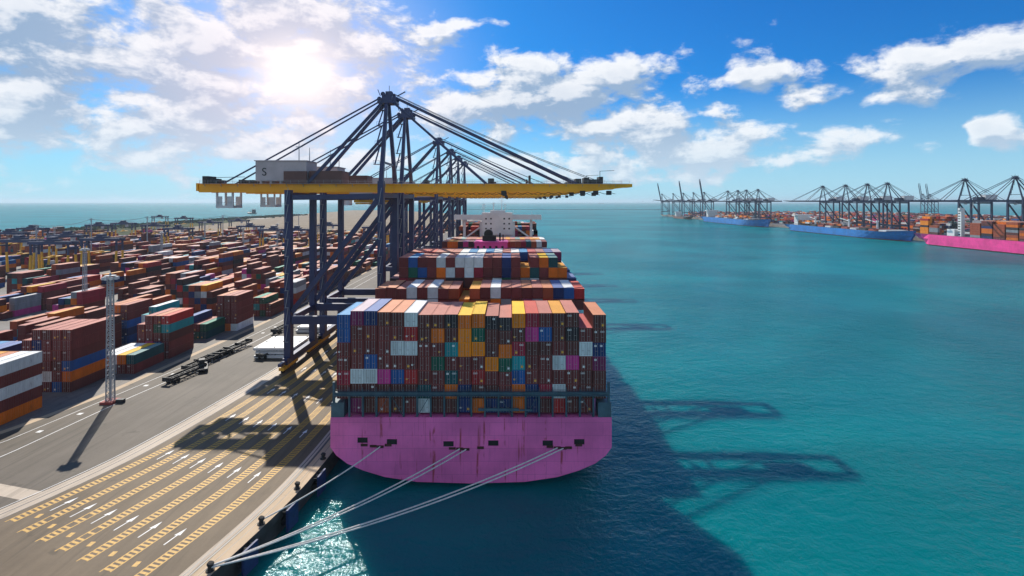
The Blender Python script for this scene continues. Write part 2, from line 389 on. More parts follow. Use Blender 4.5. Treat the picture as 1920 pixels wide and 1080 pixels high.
for s in range(6):                 # small yellow studs at the lane ends
    x = lane(s + .5, starts[s] + 1.5); y = starts[s] + 1.5
    bm.faces.new([bm.verts.new(p) for p in ((x-.35, y-.5, QZ+.008), (x+.35, y-.5, QZ+.008), (x+.35, y+.5, QZ+.008), (x-.35, y+.5, QZ+.008))])
strip(bm, lambda D: BD(D) - 9.0, 60, 82, .25)
tag(obj('yellow_lane_markings', bm, YELP), kind='structure')
bm = bmesh.new()
for first in (82, 98, 115, 131, 148, 165, 182, 200, 220, 240):
    for s in range(6):
        D = first - 1.6 * s; x = lane(s + .5, D); dxx = (lane(s + .5, D + 4) - x) / 4
        pt = lambda u, v: (x + u + dxx * v, D + v, QZ + .008)
        bm.faces.new([bm.verts.new(p) for p in (pt(-.1, -1.7), pt(.1, -1.7), pt(.1, .4), pt(-.1, .4))])
        bm.faces.new([bm.verts.new(p) for p in (pt(-.45, .4), pt(.45, .4), pt(0, 2.0))])
wl1 = lambda D: float(np.interp(D, [60, 97, 125, 160, 200, 300], [-112, -97.5, -95.2, -90, -88, -88]))
wl2 = lambda D: float(np.interp(D, [60, 104, 128, 160, 200, 300], [-118, -103.0, -99.6, -95.5, -93.5, -93.5]))
strip(bm, wl1, 60, 420, .22); strip(bm, wl2, 60, 420, .18)
strip(bm, lambda D: BD(D) - 2.4, 60, 420, .16)
for k in range(14):
    D = 90 + k * 9; x = (wl1(D) + wl2(D)) / 2 - .6
    bm.faces.new([bm.verts.new(p) for p in ((x-.5, D-.5, QZ+.008), (x+.5, D-.5, QZ+.008), (x+.5, D+.5, QZ+.008), (x-.5, D+.5, QZ+.008))])
tag(obj('white_lane_markings', bm, WHITEP), kind='structure')
# wheel-path wear on the service road
# quay wall with its concrete face
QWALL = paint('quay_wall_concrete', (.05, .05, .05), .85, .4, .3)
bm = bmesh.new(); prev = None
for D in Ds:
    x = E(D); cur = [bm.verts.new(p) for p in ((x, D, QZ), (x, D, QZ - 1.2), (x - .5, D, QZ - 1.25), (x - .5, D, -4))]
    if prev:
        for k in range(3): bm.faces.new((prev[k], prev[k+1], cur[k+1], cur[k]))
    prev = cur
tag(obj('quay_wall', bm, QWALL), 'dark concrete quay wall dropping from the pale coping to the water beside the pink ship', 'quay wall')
# coastal land beyond the yard
def lrow(y, x0, x1): return [(x0 + (x1 - x0) * k / 8, y, QZ - .02) for k in range(9)]
sheet('coastal_land', [lrow(1500, -34.3, -805.6), lrow(1900, -150, -800), lrow(2400, -420, -840), lrow(2900, -640, -900)], SAND)
sheet('sandy_ground', [[(x, D, QZ + .02) for x in (-120, -300, -500, -700)] for D in (690, 900, 1200, 1495)], SAND)
COASTG = ground_mat('coastal_scrub_ground', (.035, .05, .022), (.10, .10, .05), .95, .05, (1, 1, 1))
sheet('coastal_scrub_ground', [[(-560, 600, QZ+.04), (-758, 600, QZ+.04)], [(-540, 740, QZ+.04), (-758, 740, QZ+.04)], [(-620, 1000, QZ+.04), (-772, 1000, QZ+.04)], [(-690, 1400, QZ+.04), (-795, 1400, QZ+.04)]], COASTG)
LEAF = paint('scrub_leaves', (.045, .062, .022), .8, .4, .05)
bm = bmesh.new(); r_ = random.Random(11)
for k in range(2600):
    D = r_.uniform(600, 1850); X = -(.0 + np.interp(D, [600, 740, 1400, 1850], [757, 757, 795, 798])) + abs(r_.gauss(0, 26))
    h = r_.uniform(1.5, 5.5); w = r_.uniform(1.5, 5)
    for j in range(3):
        a = r_.uniform(0, 6.3); c = (X + r_.uniform(-3, 3), D + r_.uniform(-3, 3))
        base = [bm.verts.new((c[0] + math.cos(a + i * 2.1) * w, c[1] + math.sin(a + i * 2.1) * w, QZ + r_.uniform(-.1, .8))) for i in range(3)]
        top = bm.verts.new((c[0] + r_.uniform(-1, 1), c[1] + r_.uniform(-1, 1), QZ + h))
        for i in range(3): bm.faces.new((base[i], base[(i+1) % 3], top))
tag(obj('coastal_shrubbery', bm, LEAF), kind='stuff')
# breakwater far out
bm = bmesh.new()
bar(bm, (-330, 3380, .3), (1000, 3300, .3), 14, 2.6, 8, 2.2)
for k in range(200):
    u = k / 199; x = -330 + 1330 * u; y = 3380 - 80 * u
    bx(bm, x - r_.uniform(2, 5), x + r_.uniform(2, 5), y - 9 + r_.uniform(-2, 2), y - 5, -.5, 1 + r_.uniform(0, 1.2))
tag(obj('breakwater', bm, paint('breakwater_rock', (.10, .11, .11), .9, .3, .05)), 'long low rock breakwater far out across the harbour mouth below the horizon', 'breakwater')

# ------------------------------------------------------------------ bollards and fenders
def make_bollard():
    bm = bmesh.new(); cyl(bm, (0, 0, 0), (0, 0, .12), .55, n=14)
    cyl(bm, (0, 0, .12), (0, 0, .75), .34, .26, 14); cyl(bm, (0, 0, .75), (.12, 0, 1.0), .46, .40, 14); cyl(bm, (.12, 0, 1.0), (.14, 0, 1.08), .40, .2, 14)
    return obj('mooring_bollard', bm, RUBBER)
BOL = [96.5, 86.5, 77.0, 67.3, 57.5]
BLAB = ['black bollard on the quay coping beside the pink stern', 'black bollard on the quay coping with no rope, second along from the pink stern',
  'black bollard on the quay coping where a single mooring rope ends', 'black bollard at the coping where several mooring ropes end together', 'black bollard on the coping past the one carrying several ropes']
b0 = make_bollard()
for k, D in enumerate(BOL):
    o = b0 if k == 0 else b0.copy()
    if k: C.objects.link(o)
    o.location = (E(D) - .75, D, QZ + .005); tag(o, BLAB[k], 'bollard', 'bollards along the quay edge')
def make_fender():
    t = thing('quay_fender', None, 'fender')
    bm = bmesh.new(); bx(bm, 1.0, 1.3, -1.5, 1.5, -3.4, .1); bx(bm, 1.3, 1.34, -1.35, 1.35, -3.2, -.1)
    obj('fender_panel', bm, paint('fender_blue', (.012, .03, .12), .6, .3, .8), t)
    bm = bmesh.new()
    for z in (-.9, -2.5):
        cyl(bm, (-.35, 0, z), (.5, 0, z), .75, .55, 14); cyl(bm, (.5, 0, z), (1.0, 0, z), .55, .8, 14)
    obj('rubber_cone', bm, RUBBER, t)
    for s in (-1, 1):
        bm = bmesh.new(); bar(bm, (-.1, s * 1.1, .1 - 0.6), (1.05, s * 1.3, -.2), .08); obj('chain', bm, DARK, t)
    return t
f0 = make_fender()
for k, D in enumerate([91.5, 81.8, 72.2, 62.4]):
    o = f0 if k == 0 else copy_tree(f0)
    o.location = (E(D), D, QZ); o.rotation_euler = (0, 0, math.atan2(-(E(D + 2) - E(D - 2)), 4))
    tag(o, ['blue and black fender hanging on the quay wall beside the pink stern', 'blue and black fender on the quay wall between the bare bollard and the single-rope bollard',
      'blue and black fender on the quay wall between the two bollards that hold ropes', 'blue and black fender on the quay wall past the bollard of several ropes'][k], 'fender', 'fenders on the quay wall')

# ------------------------------------------------------------------ containers
CL, CW, CH = 12.19, 2.44, 2.66
def container_body():
    bm = bmesh.new(); w, h, L = CW / 2, CH, CL
    for x in (-w, w - .16):
        for y in (0, L - .16): bx(bm, x, x + .16, y, y + .16, 0, h)
    for x in (-w, w - .12):
        bx(bm, x, x + .12, .16, L - .16, 0, .17); bx(bm, x, x + .12, .16, L - .16, h - .1, h - .002)
    for y in (0, L - .12):
        bx(bm, -w + .16, w - .16, y, y + .12, 0, .15); bx(bm, -w + .16, w - .16, y, y + .12, h - .12, h - .002)
    n = 22; p = (L - .32) / n
    def corr(s):
        prof = []
        for k in range(n):
            y = .16 + k * p
            prof += [(0, y), (0, y + .36 * p), (.05, y + .5 * p), (.05, y + .86 * p)]
        prof.append((0, L - .16)); return prof
    for s in (-1, 1):
        a = [bm.verts.new((s * (w - .012 - d), y, .17)) for d, y in corr(s)]; c = [bm.verts.new((s * (w - .012 - d), y, h - .1)) for d, y in corr(s)]
        for k in range(len(a) - 1): bm.faces.new((a[k], a[k+1], c[k+1], c[k]) if s > 0 else (a[k], c[k], c[k+1], a[k+1]))
    rb = bmesh.new()
    a = [rb.verts.new((-w + .12, y, h - .03 - d * .5)) for d, y in corr(1)]; c = [rb.verts.new((w - .12, y, h - .03 - d * .5)) for d, y in corr(1)]
    for k in range(len(a) - 1): rb.faces.new((a[k], c[k], c[k+1], a[k+1]))
    for x in (-w + .005, w - .12): bx(rb, x, x + .115, .005, L - .005, h - .002, h + .006)
    for y in (.005, L - .12): bx(rb, -w + .12, w - .12, y, y + .115, h - .002, h + .006)
    bmesh.ops.recalc_face_normals(rb, faces=rb.faces)
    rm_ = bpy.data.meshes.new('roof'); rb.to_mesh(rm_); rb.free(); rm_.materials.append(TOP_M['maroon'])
    for e in range(7):             # corrugated blind end wall
        x0 = -w + .16 + e * (CW - .32) / 7; x1 = x0 + (CW - .32) / 7
        bx(bm, x0, x0 + .2, L - .08, L - .04, .15, h - .12)
    bx(bm, -w + .16, w - .16, L - .10, L - .08, .15, h - .12)
    bx(bm, -w + .14, w - .14, .10, .13, .12, h - .1)
    for e in range(4): bx(bm, -w + .2 + e * .56, -w + .24 + e * .56, .02, .10, .14, h - .1)
    bx(bm, -w + .14, w - .14, .14, L - .14, .1, .14)
    bmesh.ops.recalc_face_normals(bm, faces=bm.faces)
    me = bpy.data.meshes.new('container'); bm.to_mesh(me); bm.free()
    me.materials.append(SIDE_M['maroon']); return me, rm_
CBODY, CROOF = container_body()
LOCK = paint('locking_bar_steel', (.30, .28, .27), .45, .1, 1.)
PLAC_Y = paint('placard_yellow', (.85, .42, .03), .5, .05); PLAC_W = paint('placard_white', (.75, .75, .72), .5, .05)
SEAM = paint('door_seal', (.012, .01, .01), .8, .1)
def door_mesh(side, var):
    """one leaf: side -1 or +1; panel with pressed recesses, two locking bars, hinges, sometimes a placard"""
    bm = bmesh.new(); w = CW / 2 - .17; h0, h1 = .16, CH - .13
    x0, x1 = (-w, -.025) if side < 0 else (.025, w)
    bx(bm, x0, x1, .05, .09, h0, h1, 0)
    for k in range(5):
        z = h0 + .12 + k * (h1 - h0 - .1) / 5; bx(bm, x0 + .06, x1 - .06, .03, .05, z, z + .28, 0)
    bx(bm, min(side * .001, side * .022), max(side * .001, side * .022), .06, .10, h0, h1, 3)
    for fx in (.28, .72):
        x = x0 + (x1 - x0) * fx; bx(bm, x - .022, x + .022, -.02, .03, h0 - .08, h1 + .06, 1)
        bx(bm, x - .02, x + .26 * (1 if fx < .5 else -1), -.025, -.02, 1.0, 1.06, 1) if fx < .5 else bx(bm, x - .26, x + .02, -.025, -.02, 1.0, 1.06, 1)
        for z in (h0 + .1, h1 - .2): bx(bm, x - .06, x + .06, -.03, -.021, z, z + .1, 1)
    if var == 1: bx(bm, x1 - .62, x1 - .2, .012, .029, .45, .85, 2)
    if var == 2: bx(bm, x0 + .12, x0 + .55, .012, .029, 1.85, 2.2, 2)
    if var == 3: bx(bm, x0 + .1, x0 + .42, .012, .029, .75, 1.05, 2)
    if var == 4:
        for z in (1.95, 2.12): bx(bm, x0 + .1, x1 - .15, .015, .029, z, z + .08, 2)
    me = bpy.data.meshes.new('door'); bmesh.ops.recalc_face_normals(bm, faces=bm.faces); bm.to_mesh(me); bm.free()
    for q in (SIDE_M['maroon'], LOCK, PLAC_Y, SEAM): me.materials.append(q)
    return me
DOORS = {(s, v): door_mesh(s, v) for s in (-1, 1) for v in range(5)}
NAME = {'maroon': 'maroon', 'brown': 'brown', 'charcoal': 'dark brown', 'red': 'red', 'crimson': 'crimson', 'magenta': 'magenta', 'plum': 'plum', 'blue': 'blue',
 'navy': 'navy', 'white': 'white', 'orange': 'orange', 'yellow': 'yellow', 'green': 'green', 'teal': 'teal', 'pine': 'dark green', 'rust': 'rust red', 'grey': 'grey'}
def set_mat(o, k, mat): o.material_slots[k].link = 'OBJECT'; o.material_slots[k].material = mat
rc = random.Random(21)
N_CONT = 0
def container(colour, loc, label, group, doors=True, sz=1., top=None, yaw=0.):
    global N_CONT; N_CONT += 1
    o = bpy.data.objects.new('container', CBODY); C.objects.link(o); o.location = loc; o.scale = (1, 1, sz); o.rotation_euler = (0, 0, yaw)
    set_mat(o, 0, SIDE_M[colour]); tag(o, label, 'container', group)
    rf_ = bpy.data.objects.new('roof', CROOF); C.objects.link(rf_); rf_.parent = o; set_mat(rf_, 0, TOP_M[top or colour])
    if doors:
        for s in (-1, 1):
            v = rc.choice([0, 0, 1, 2, 3, 4, 1]) if colour not in ('white', 'orange', 'yellow', 'magenta') else 0
            if rc.random() < .3: v = 0
            d = bpy.data.objects.new('door', DOORS[(s, v)]); C.objects.link(d); d.parent = o; set_mat(d, 0, SIDE_M[colour])
            if v: set_mat(d, 2, PLAC_W if (v in (2, 4) or rc.random() < .3) else PLAC_Y)
    return o

# ------------------------------------------------------------------ the pink ship
SX, SY0 = -7.1, 94.0                # centre line and transom
PITCH = 2.525
def colx(c): return SX + (c - 10.5) * PITCH      # column 1..20 counted from the quay side
ship = thing('container_ship', 'huge pink container ship seen stern on, moored at the quay under the yellow cranes', 'ship', (SX, SY0, 0))
def ztr(u):                         # lower edge of the transom against |u| from the centre line
    return float(np.interp(abs(u), [0, 10, 16, 20, 23, 25, 26.1], [.7, 1.0, 1.9, 3.1, 4.4, 5.9, 7.4]))
US = [-26.1, -25.8, -25, -23, -20, -16, -10, -5, 0, 5, 10, 16, 20, 23, 25, 25.8, 26.1]
DECKZ = 12.95
def section(y):
    f = min(1, y / 60.); f = f * f * (3 - 2 * f); k = 1.
    if y > 300: k = max(.02, 1 - ((y - 300) / 66) ** 2.2)
    deck = DECKZ + (0 if y < 330 else (y - 330) * .08)
    rake = 1 + .0 * y
    pts = [(-26.1 * k, deck)] + [(u * k, (1 - f) * ztr(u) + f * (-9 if abs(u) < 23 else -6 if abs(u) < 25.5 else -3)) for u in US] + [(26.1 * k, deck)]
    return [(x, y + .0, z) for x, z in pts]
ys = [0, 3, 8, 14, 20, 28, 38, 50, 65, 120, 200, 300, 315, 330, 342, 352, 360, 365]
bm = bmesh.new(); rings = [[bm.verts.new(p) for p in section(y)] for y in ys]
for a, c in zip(rings, rings[1:]):
    for k in range(len(a) - 1): bm.faces.new((a[k], a[k+1], c[k+1], c[k]))
bm.faces.new(rings[0])
for a, c in zip(rings, rings[1:]): bm.faces.new((a[0], c[0], c[-1], a[-1]))     # deck
hull = obj('hull', bm, PINKHULL, ship)
for z in (12.55, 7.6):   # weld seams / rubbing strips on the transom
    bm = bmesh.new(); bx(bm, -25.9, 25.9, -.03 if z > 10 else -.012, -.001, z, z + (.16 if z > 10 else .04)); obj('transom_strake', bm, PINKHULL, ship)
for px, py in ((680, 825), (735, 828), (841, 832), (925, 830.5), (1027, 830.5), (1086, 828)):
    u = mirx(px, SY0) - SX; z = CAMZ - (py - 378) / F * SY0
    bm = bmesh.new(); bx(bm, u - .95, u + .95, -.02, .3, z - .5, z + .5); o = obj('mooring_port', bm, RUBBER, ship)
    bm = bmesh.new()
    for a in ((u-1.08, u+1.08, z+.5, z+.62), (u-1.08, u+1.08, z-.62, z-.5), (u-1.08, u-.95, z-.5, z+.5), (u+.95, u+1.08, z-.5, z+.5)): bx(bm, a[0], a[1], -.09, -.005, a[2], a[3])
    obj('port_rim', bm, PINKHULL, o)
FAIR = [(683, 834), (700, 836), (713, 837), (728, 834), (848, 840), (862, 841), (874, 842), (901, 839), (1031, 837), (1045, 839), (1056, 840), (1066, 839), (1085, 834)]
for px, py in FAIR:
    u = mirx(px, SY0) - SX; z = CAMZ - (py - 378) / F * SY0
    bm = bmesh.new(); bx(bm, u - .62, u + .62, -.16, -.002, z - .22, z + .2); bx(bm, u - .5, u + .5, -.2, -.16, z - .1, z + .08)
    obj('fairlead', bm, paint('rusty_iron', (.06, .02, .015), .8, .3, 2.), ship)
# lashing bridge at the stern
for i in range(20):
    c = i + .5
    bm = bmesh.new(); x = colx(c) - SX + .03
    if i == 0: continue
    bx(bm, x - .17, x + .17, .25, .62, DECKZ, 17.0); bx(bm, x - .05, x + .05, .12, .24, DECKZ, 18.5)
    obj('lashing_post', bm, TEALSTEEL, ship)
for x in (-25.6, 25.6):
    bm = bmesh.new(); bx(bm, x - .2, x + .2, .25, .62, DECKZ, 19.4); obj('lashing_post', bm, TEALSTEEL, ship)
bm = bmesh.new(); bx(bm, -25.4, 25.4, .2, .66, 16.95, 17.55); bx(bm, -25.4, 25.4, -.2, .19, 16.95, 17.05)
for k in range(41): x = -25.4 + k * 1.27; bx(bm, x - .025, x + .025, -.2, -.15, 17.05, 18.1)
for z in (17.6, 18.08): bx(bm, -25.4, 25.4, -.21, -.14, z, z + .05)
obj('lashing_walkway', bm, TEALSTEEL, ship)
bm = bmesh.new(); bx(bm, 1.3, 8.9, .3, .5, 14.0, 14.5); bx(bm, 9.0, 11.4, .3, .5, 14.0, 14.3); obj('lower_gangway', bm, TEALSTEEL, ship)
for x0, x1 in ((-26.0, -23.6), (23.6, 26.0)):
    bm = bmesh.new(); bx(bm, x0, x1, .1, 3.0, DECKZ, 15.6); bx(bm, x0, x1 if x0 < 0 else x1, .05, .1, 15.4, 15.7); obj('winch_house', bm, TEALSTEEL, ship)
for a, c in ((3, 1), (4, -1), (6, 1), (14, 1), (18, -1), (12, -1)):
    bm = bmesh.new(); x = colx(a + .5) - SX; bar(bm, (x + .2, .5, 13.2 if c > 0 else 16.8), (x + PITCH - .2, .5, 16.8 if c > 0 else 13.2), .1); obj('diagonal_brace', bm, TEALSTEEL, ship)
for x in (-26.0, 26.0):
    bm = bmesh.new()
    for k in range(90): y = .1 + k * 4; bx(bm, x - .03, x + .03, y - .03, y + .03, DECKZ, 14.1)
    for z in (13.5, 14.07): bx(bm, x - .025, x + .025, .1, 300, z, z + .05)
    obj('deck_railing', bm, TEALSTEEL, ship)
# funnel casing and funnel
yc = 228 - SY0
bm = bmesh.new(); bx(bm, -8.6 + .0, 6.2, yc, yc + 11, DECKZ, 35.0); bx(bm, -8.9, 6.5, yc - .3, yc + 11.3, 34.4, 34.75)
cas = obj('funnel_casing', bm, PINKCAS, ship)
for k in range(5):
    bm = bmesh.new(); x = -7 + k * 2.75; bx(bm, x - .5, x + .5, yc - .06, yc + .3, 31.2, 33.0); obj('louvre', bm, RUBBER, cas)
bm = bmesh.new(); bx(bm, -5.2, 1.0, yc + 3, yc + 9, 35.0, 37.4); cyl(bm, (-2.6, yc + 4.2, 38.2), (-2.6, yc + 9, 38.0), 1.9, 2.1, 20); bx(bm, -4.5, -.7, yc+4.4, yc + 9, 35.0, 38.0)
cyl(bm, (2.8, yc + 5, 35.0), (2.8, yc + 5, 38.6), .4, n=10); cyl(bm, (4.2, yc + 6, 35.0), (4.2, yc + 6, 37.8), .3, n=10)
obj('funnel', bm, paint('funnel_black', (.015, .014, .014), .8, .2), ship)
# bridge: accommodation tower and wings
yb = 306 - SY0
bm = bmesh.new(); bx(bm, -11, 10.5, yb + 3.5, yb + 14, DECKZ, 40.6)
bx(bm, -9.5, 9.0, yb, yb + 14, 33, 46.2); bx(bm, -4.5, 4.5, yb + 1.5, yb + 10, 46.2, 47.6)
tw = obj('bridge_tower', bm, WHITE, ship)
for z in (36.2, 39.2, 42.2):
    for x in (-7, -4, 4, 7): bm = bmesh.new(); bx(bm, x - .5, x + .5, yb - .03, yb + .2, z, z + .9); obj('tower_window', bm, GLASS, tw)
for s in (-1, 1):
    bm = bmesh.new()
    x0, x1 = (-26.6, -9.5) if s < 0 else (9.0, 26.6)
    bx(bm, x0, x1, yb + 2, yb + 9, 42.0, 43.6); bx(bm, x0, x1, yb + 2, yb + 2.15, 43.6, 44.9); bx(bm, x0, x1, yb + 8.85, yb + 9, 43.6, 44.9)
    xe = x0 if s < 0 else x1 - .15; bx(bm, xe, xe + .15, yb + 2.15, yb + 8.85, 43.6, 44.9)
    obj('bridge_wing', bm, WHITE, ship)
for s in (-1, 1):
    bm = bmesh.new(); bar(bm, (s * 20.5, yb + 5, DECKZ), (s * 20.5, yb + 5, 42), 1.5, 1.5); obj('wing_pillar', bm, WHITE, ship)
    bm = bmesh.new(); bar(bm, (s * 20.3, yb + 5, 30.5), (s * 9.8, yb + 5, 38), .9, .9); obj('wing_brace', bm, WHITE, ship)
for x, h, w in ((-9.5, 9, .18), (-8.3, 6, .14), (2.5, 9.5, .22), (4.5, 6, .14), (-2.5, 5, .3), (21, 3.2, .2), (-21, 3, .18), (9.5, 4, .14)):
    zb = 47.6 if abs(x) < 4.5 else 46.2 if abs(x) < 9 else 43.6
    if -9.6 < x < -9: x = -9
    bm = bmesh.new(); cyl(bm, (x, yb + 5, zb - .1), (x, yb + 5, zb + h), w, w * .5, 8)
    if h > 4: bx(bm, x - 1.3, x + 1.3, yb + 4.9, yb + 5.1, zb + h * .6, zb + h * .6 + .16); bx(bm, x - .8, x + .8, yb + 4.8, yb + 5.2, zb + h * .8, zb + h * .8 + .3)
    obj('radio_mast', bm, WHITE, ship)

# stern stack: rows from the top, columns 1..20 from the quay side
KEY = {'m': 'maroon', 'd': 'brown', 'k': 'charcoal', 'r': 'red', 'c': 'crimson', 'p': 'magenta', 'P': 'plum', 'b': 'blue', 'n': 'navy', 'w': 'white', 'o': 'orange',
       'y': 'yellow', 'g': 'green', 't': 'teal', 'T': 'pine', 'u': 'rust', 's': 'grey', '.': None}
GRID = ["bPnddwddkookkycmdd.d",
        "bmmmmrdodygdddpbdkmd",
        "mmmmwwmmtyydocddmdwn",
        "mmbmmmmgmmmygtmmwpmP",
        "cwwpbrmmTmrmmbmmmmdd",
        "mdddddTmonddmoncwmdd",
        ".PdudmwddnonnondrdmX".replace('X', '.')]
TOPS = "bPnuuwmmmyymmyrmomcu"
TOPDZ = [-.4,.3,.3,.1,.05,0,-.4,-.4,-.35,-.45,-.25,-.6,-.9,-.2,-.1,-.1,-.1,0,-.2,-.4]
Z0, ZT, YS = 13.45, 32.2, 95.0
for c in range(1, 21):
    pt = (ZT + TOPDZ[c-1] - Z0) / 7
    first = next(r for r in range(7) if GRID[r][c-1] != '.')
    for r in range(7):
        k = GRID[r][c-1]
        if k == '.': continue
        colour = KEY[k]; z = Z0 + (6 - r) * pt
        label = '%s container, %s tier down, %s column from the quay, pink ship\'s stern stack' % (NAME[colour], ORD[r+1], ORD[c])
        container(colour, (colx(c) + rc.uniform(-.03, .03), YS + rc.uniform(-.06, .06), z), label, 'containers in the stern stack of the pink ship', True, (pt - .02) / CH, KEY[TOPS[c-1]] if r == first else None)
# second bay: one row of tops, third bay: two tiers
ROW2 = "mmmwmwmu.umwmmmmunbr"
TOP2 = "uumwmwum.omwmmumunwr"
for c in range(1, 21):
    k = ROW2[c-1]
    if k == '.': continue
    dz = rc.choice([0, 0, .05, -.25]) if k != 'w' else .1
    container(KEY[k], (colx(c), 122.0, 29.6 + dz), '%s container topping the bay behind the stern stack, %s column from the quay' % (NAME[KEY[k]], ORD[c]), 'containers in the bay behind the stern stack', None, 1., KEY[TOP2[c-1]])
R3A = ".mbmmwmwwwmmnm.moT.."; R3B = ".mgbmowmwcmmnmoTmoo."
for c in range(1, 21):
    for r, g in ((0, R3A), (1, R3B)):
        k = g[c-1]
        if k == '.': continue
        container(KEY[k], (colx(c), 136.8, 35.2 - r * 2.72), '%s container, %s tier of the third bay from the stern, %s column from quay' % (NAME[KEY[k]], ('top', 'second')[r], ORD[c]), 'containers in the third bay of the pink ship', None, 1., 'yellow' if (k == 'o' and r == 0) else None)

# ------------------------------------------------------------------ every other container, as one mass
class Mass:
    def __init__(s): s.v = []; s.f = []; s.m = []; s.keys = list(COL)
    def add(s, colour, x, y, z, L=CL, W=CW, H=2.6, top=None):
        n = len(s.v); w = W / 2; k = s.keys.index(colour)
        s.v += [(x-w,y,z),(x+w,y,z),(x+w,y+L,z),(x-w,y+L,z),(x-w,y,z+H),(x+w,y,z+H),(x+w,y+L,z+H),(x-w,y+L,z+H)]
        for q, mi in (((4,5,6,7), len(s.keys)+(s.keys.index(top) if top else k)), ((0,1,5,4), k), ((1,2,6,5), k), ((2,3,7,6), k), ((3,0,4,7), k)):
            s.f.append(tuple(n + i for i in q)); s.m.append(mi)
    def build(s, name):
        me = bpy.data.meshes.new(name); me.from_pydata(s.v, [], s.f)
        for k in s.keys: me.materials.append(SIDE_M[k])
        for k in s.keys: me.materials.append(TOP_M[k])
        me.polygons.foreach_set('material_index', s.m); me.update()
        o = bpy.data.objects.new(name, me); C.objects.link(o); return o
MASS = Mass()
BAG = ['maroon'] * 9 + ['brown'] * 7 + ['charcoal'] * 3 + ['crimson'] * 2 + ['red'] * 2 + ['rust'] * 4 + ['orange'] * 3 + ['blue'] * 2 + ['navy'] * 2 + ['white'] * 3 + ['grey'] * 2 + ['green', 'teal', 'pine', 'magenta', 'yellow', 'plum']
rm = random.Random(5)
def pick(): return rm.choice(BAG)
for c in range(1, 21):              # lower tiers and the forward bays of the pink ship
    for k in range(1): MASS.add(pick(), colx(c), 122.0, 26.9)
    for z in (29.7, 27.0): MASS.add(pick(), colx(c), 136.8, z)
    for y, zt in ((151.5, 38.0), (166, 35.2), (180.6, 33.5), (195, 32.5), (209.7, 31.6)):
        for k in range(2):
            zz = zt - (k + 1) * 2.7 - (2.7 if c in (1, 20) else 0)
            if zt == 38.0 and c == 20: zz -= 2.7
            MASS.add('white' if (zt == 38. and rm.random() < .3) else pick(), colx(c), y, zz)
    for y, zt in ((243.5, 33.8), (258, 34), (272, 33.2), (286.5, 32.5)):
        for k in range(2): MASS.add(pick() if not (y == 243.5 and c in (2, 3)) else 'orange', colx(c), y, zt - (k + 1) * 2.7)
    for y, zt in ((324, 37.2), (338.5, 38.6), (353, 39), (367.5, 38), (382, 36)):
        for k in range(4): MASS.add(pick(), colx(c), y, zt - (k + 1) * 2.7 - (2.7 if rm.random() < .25 else 0))

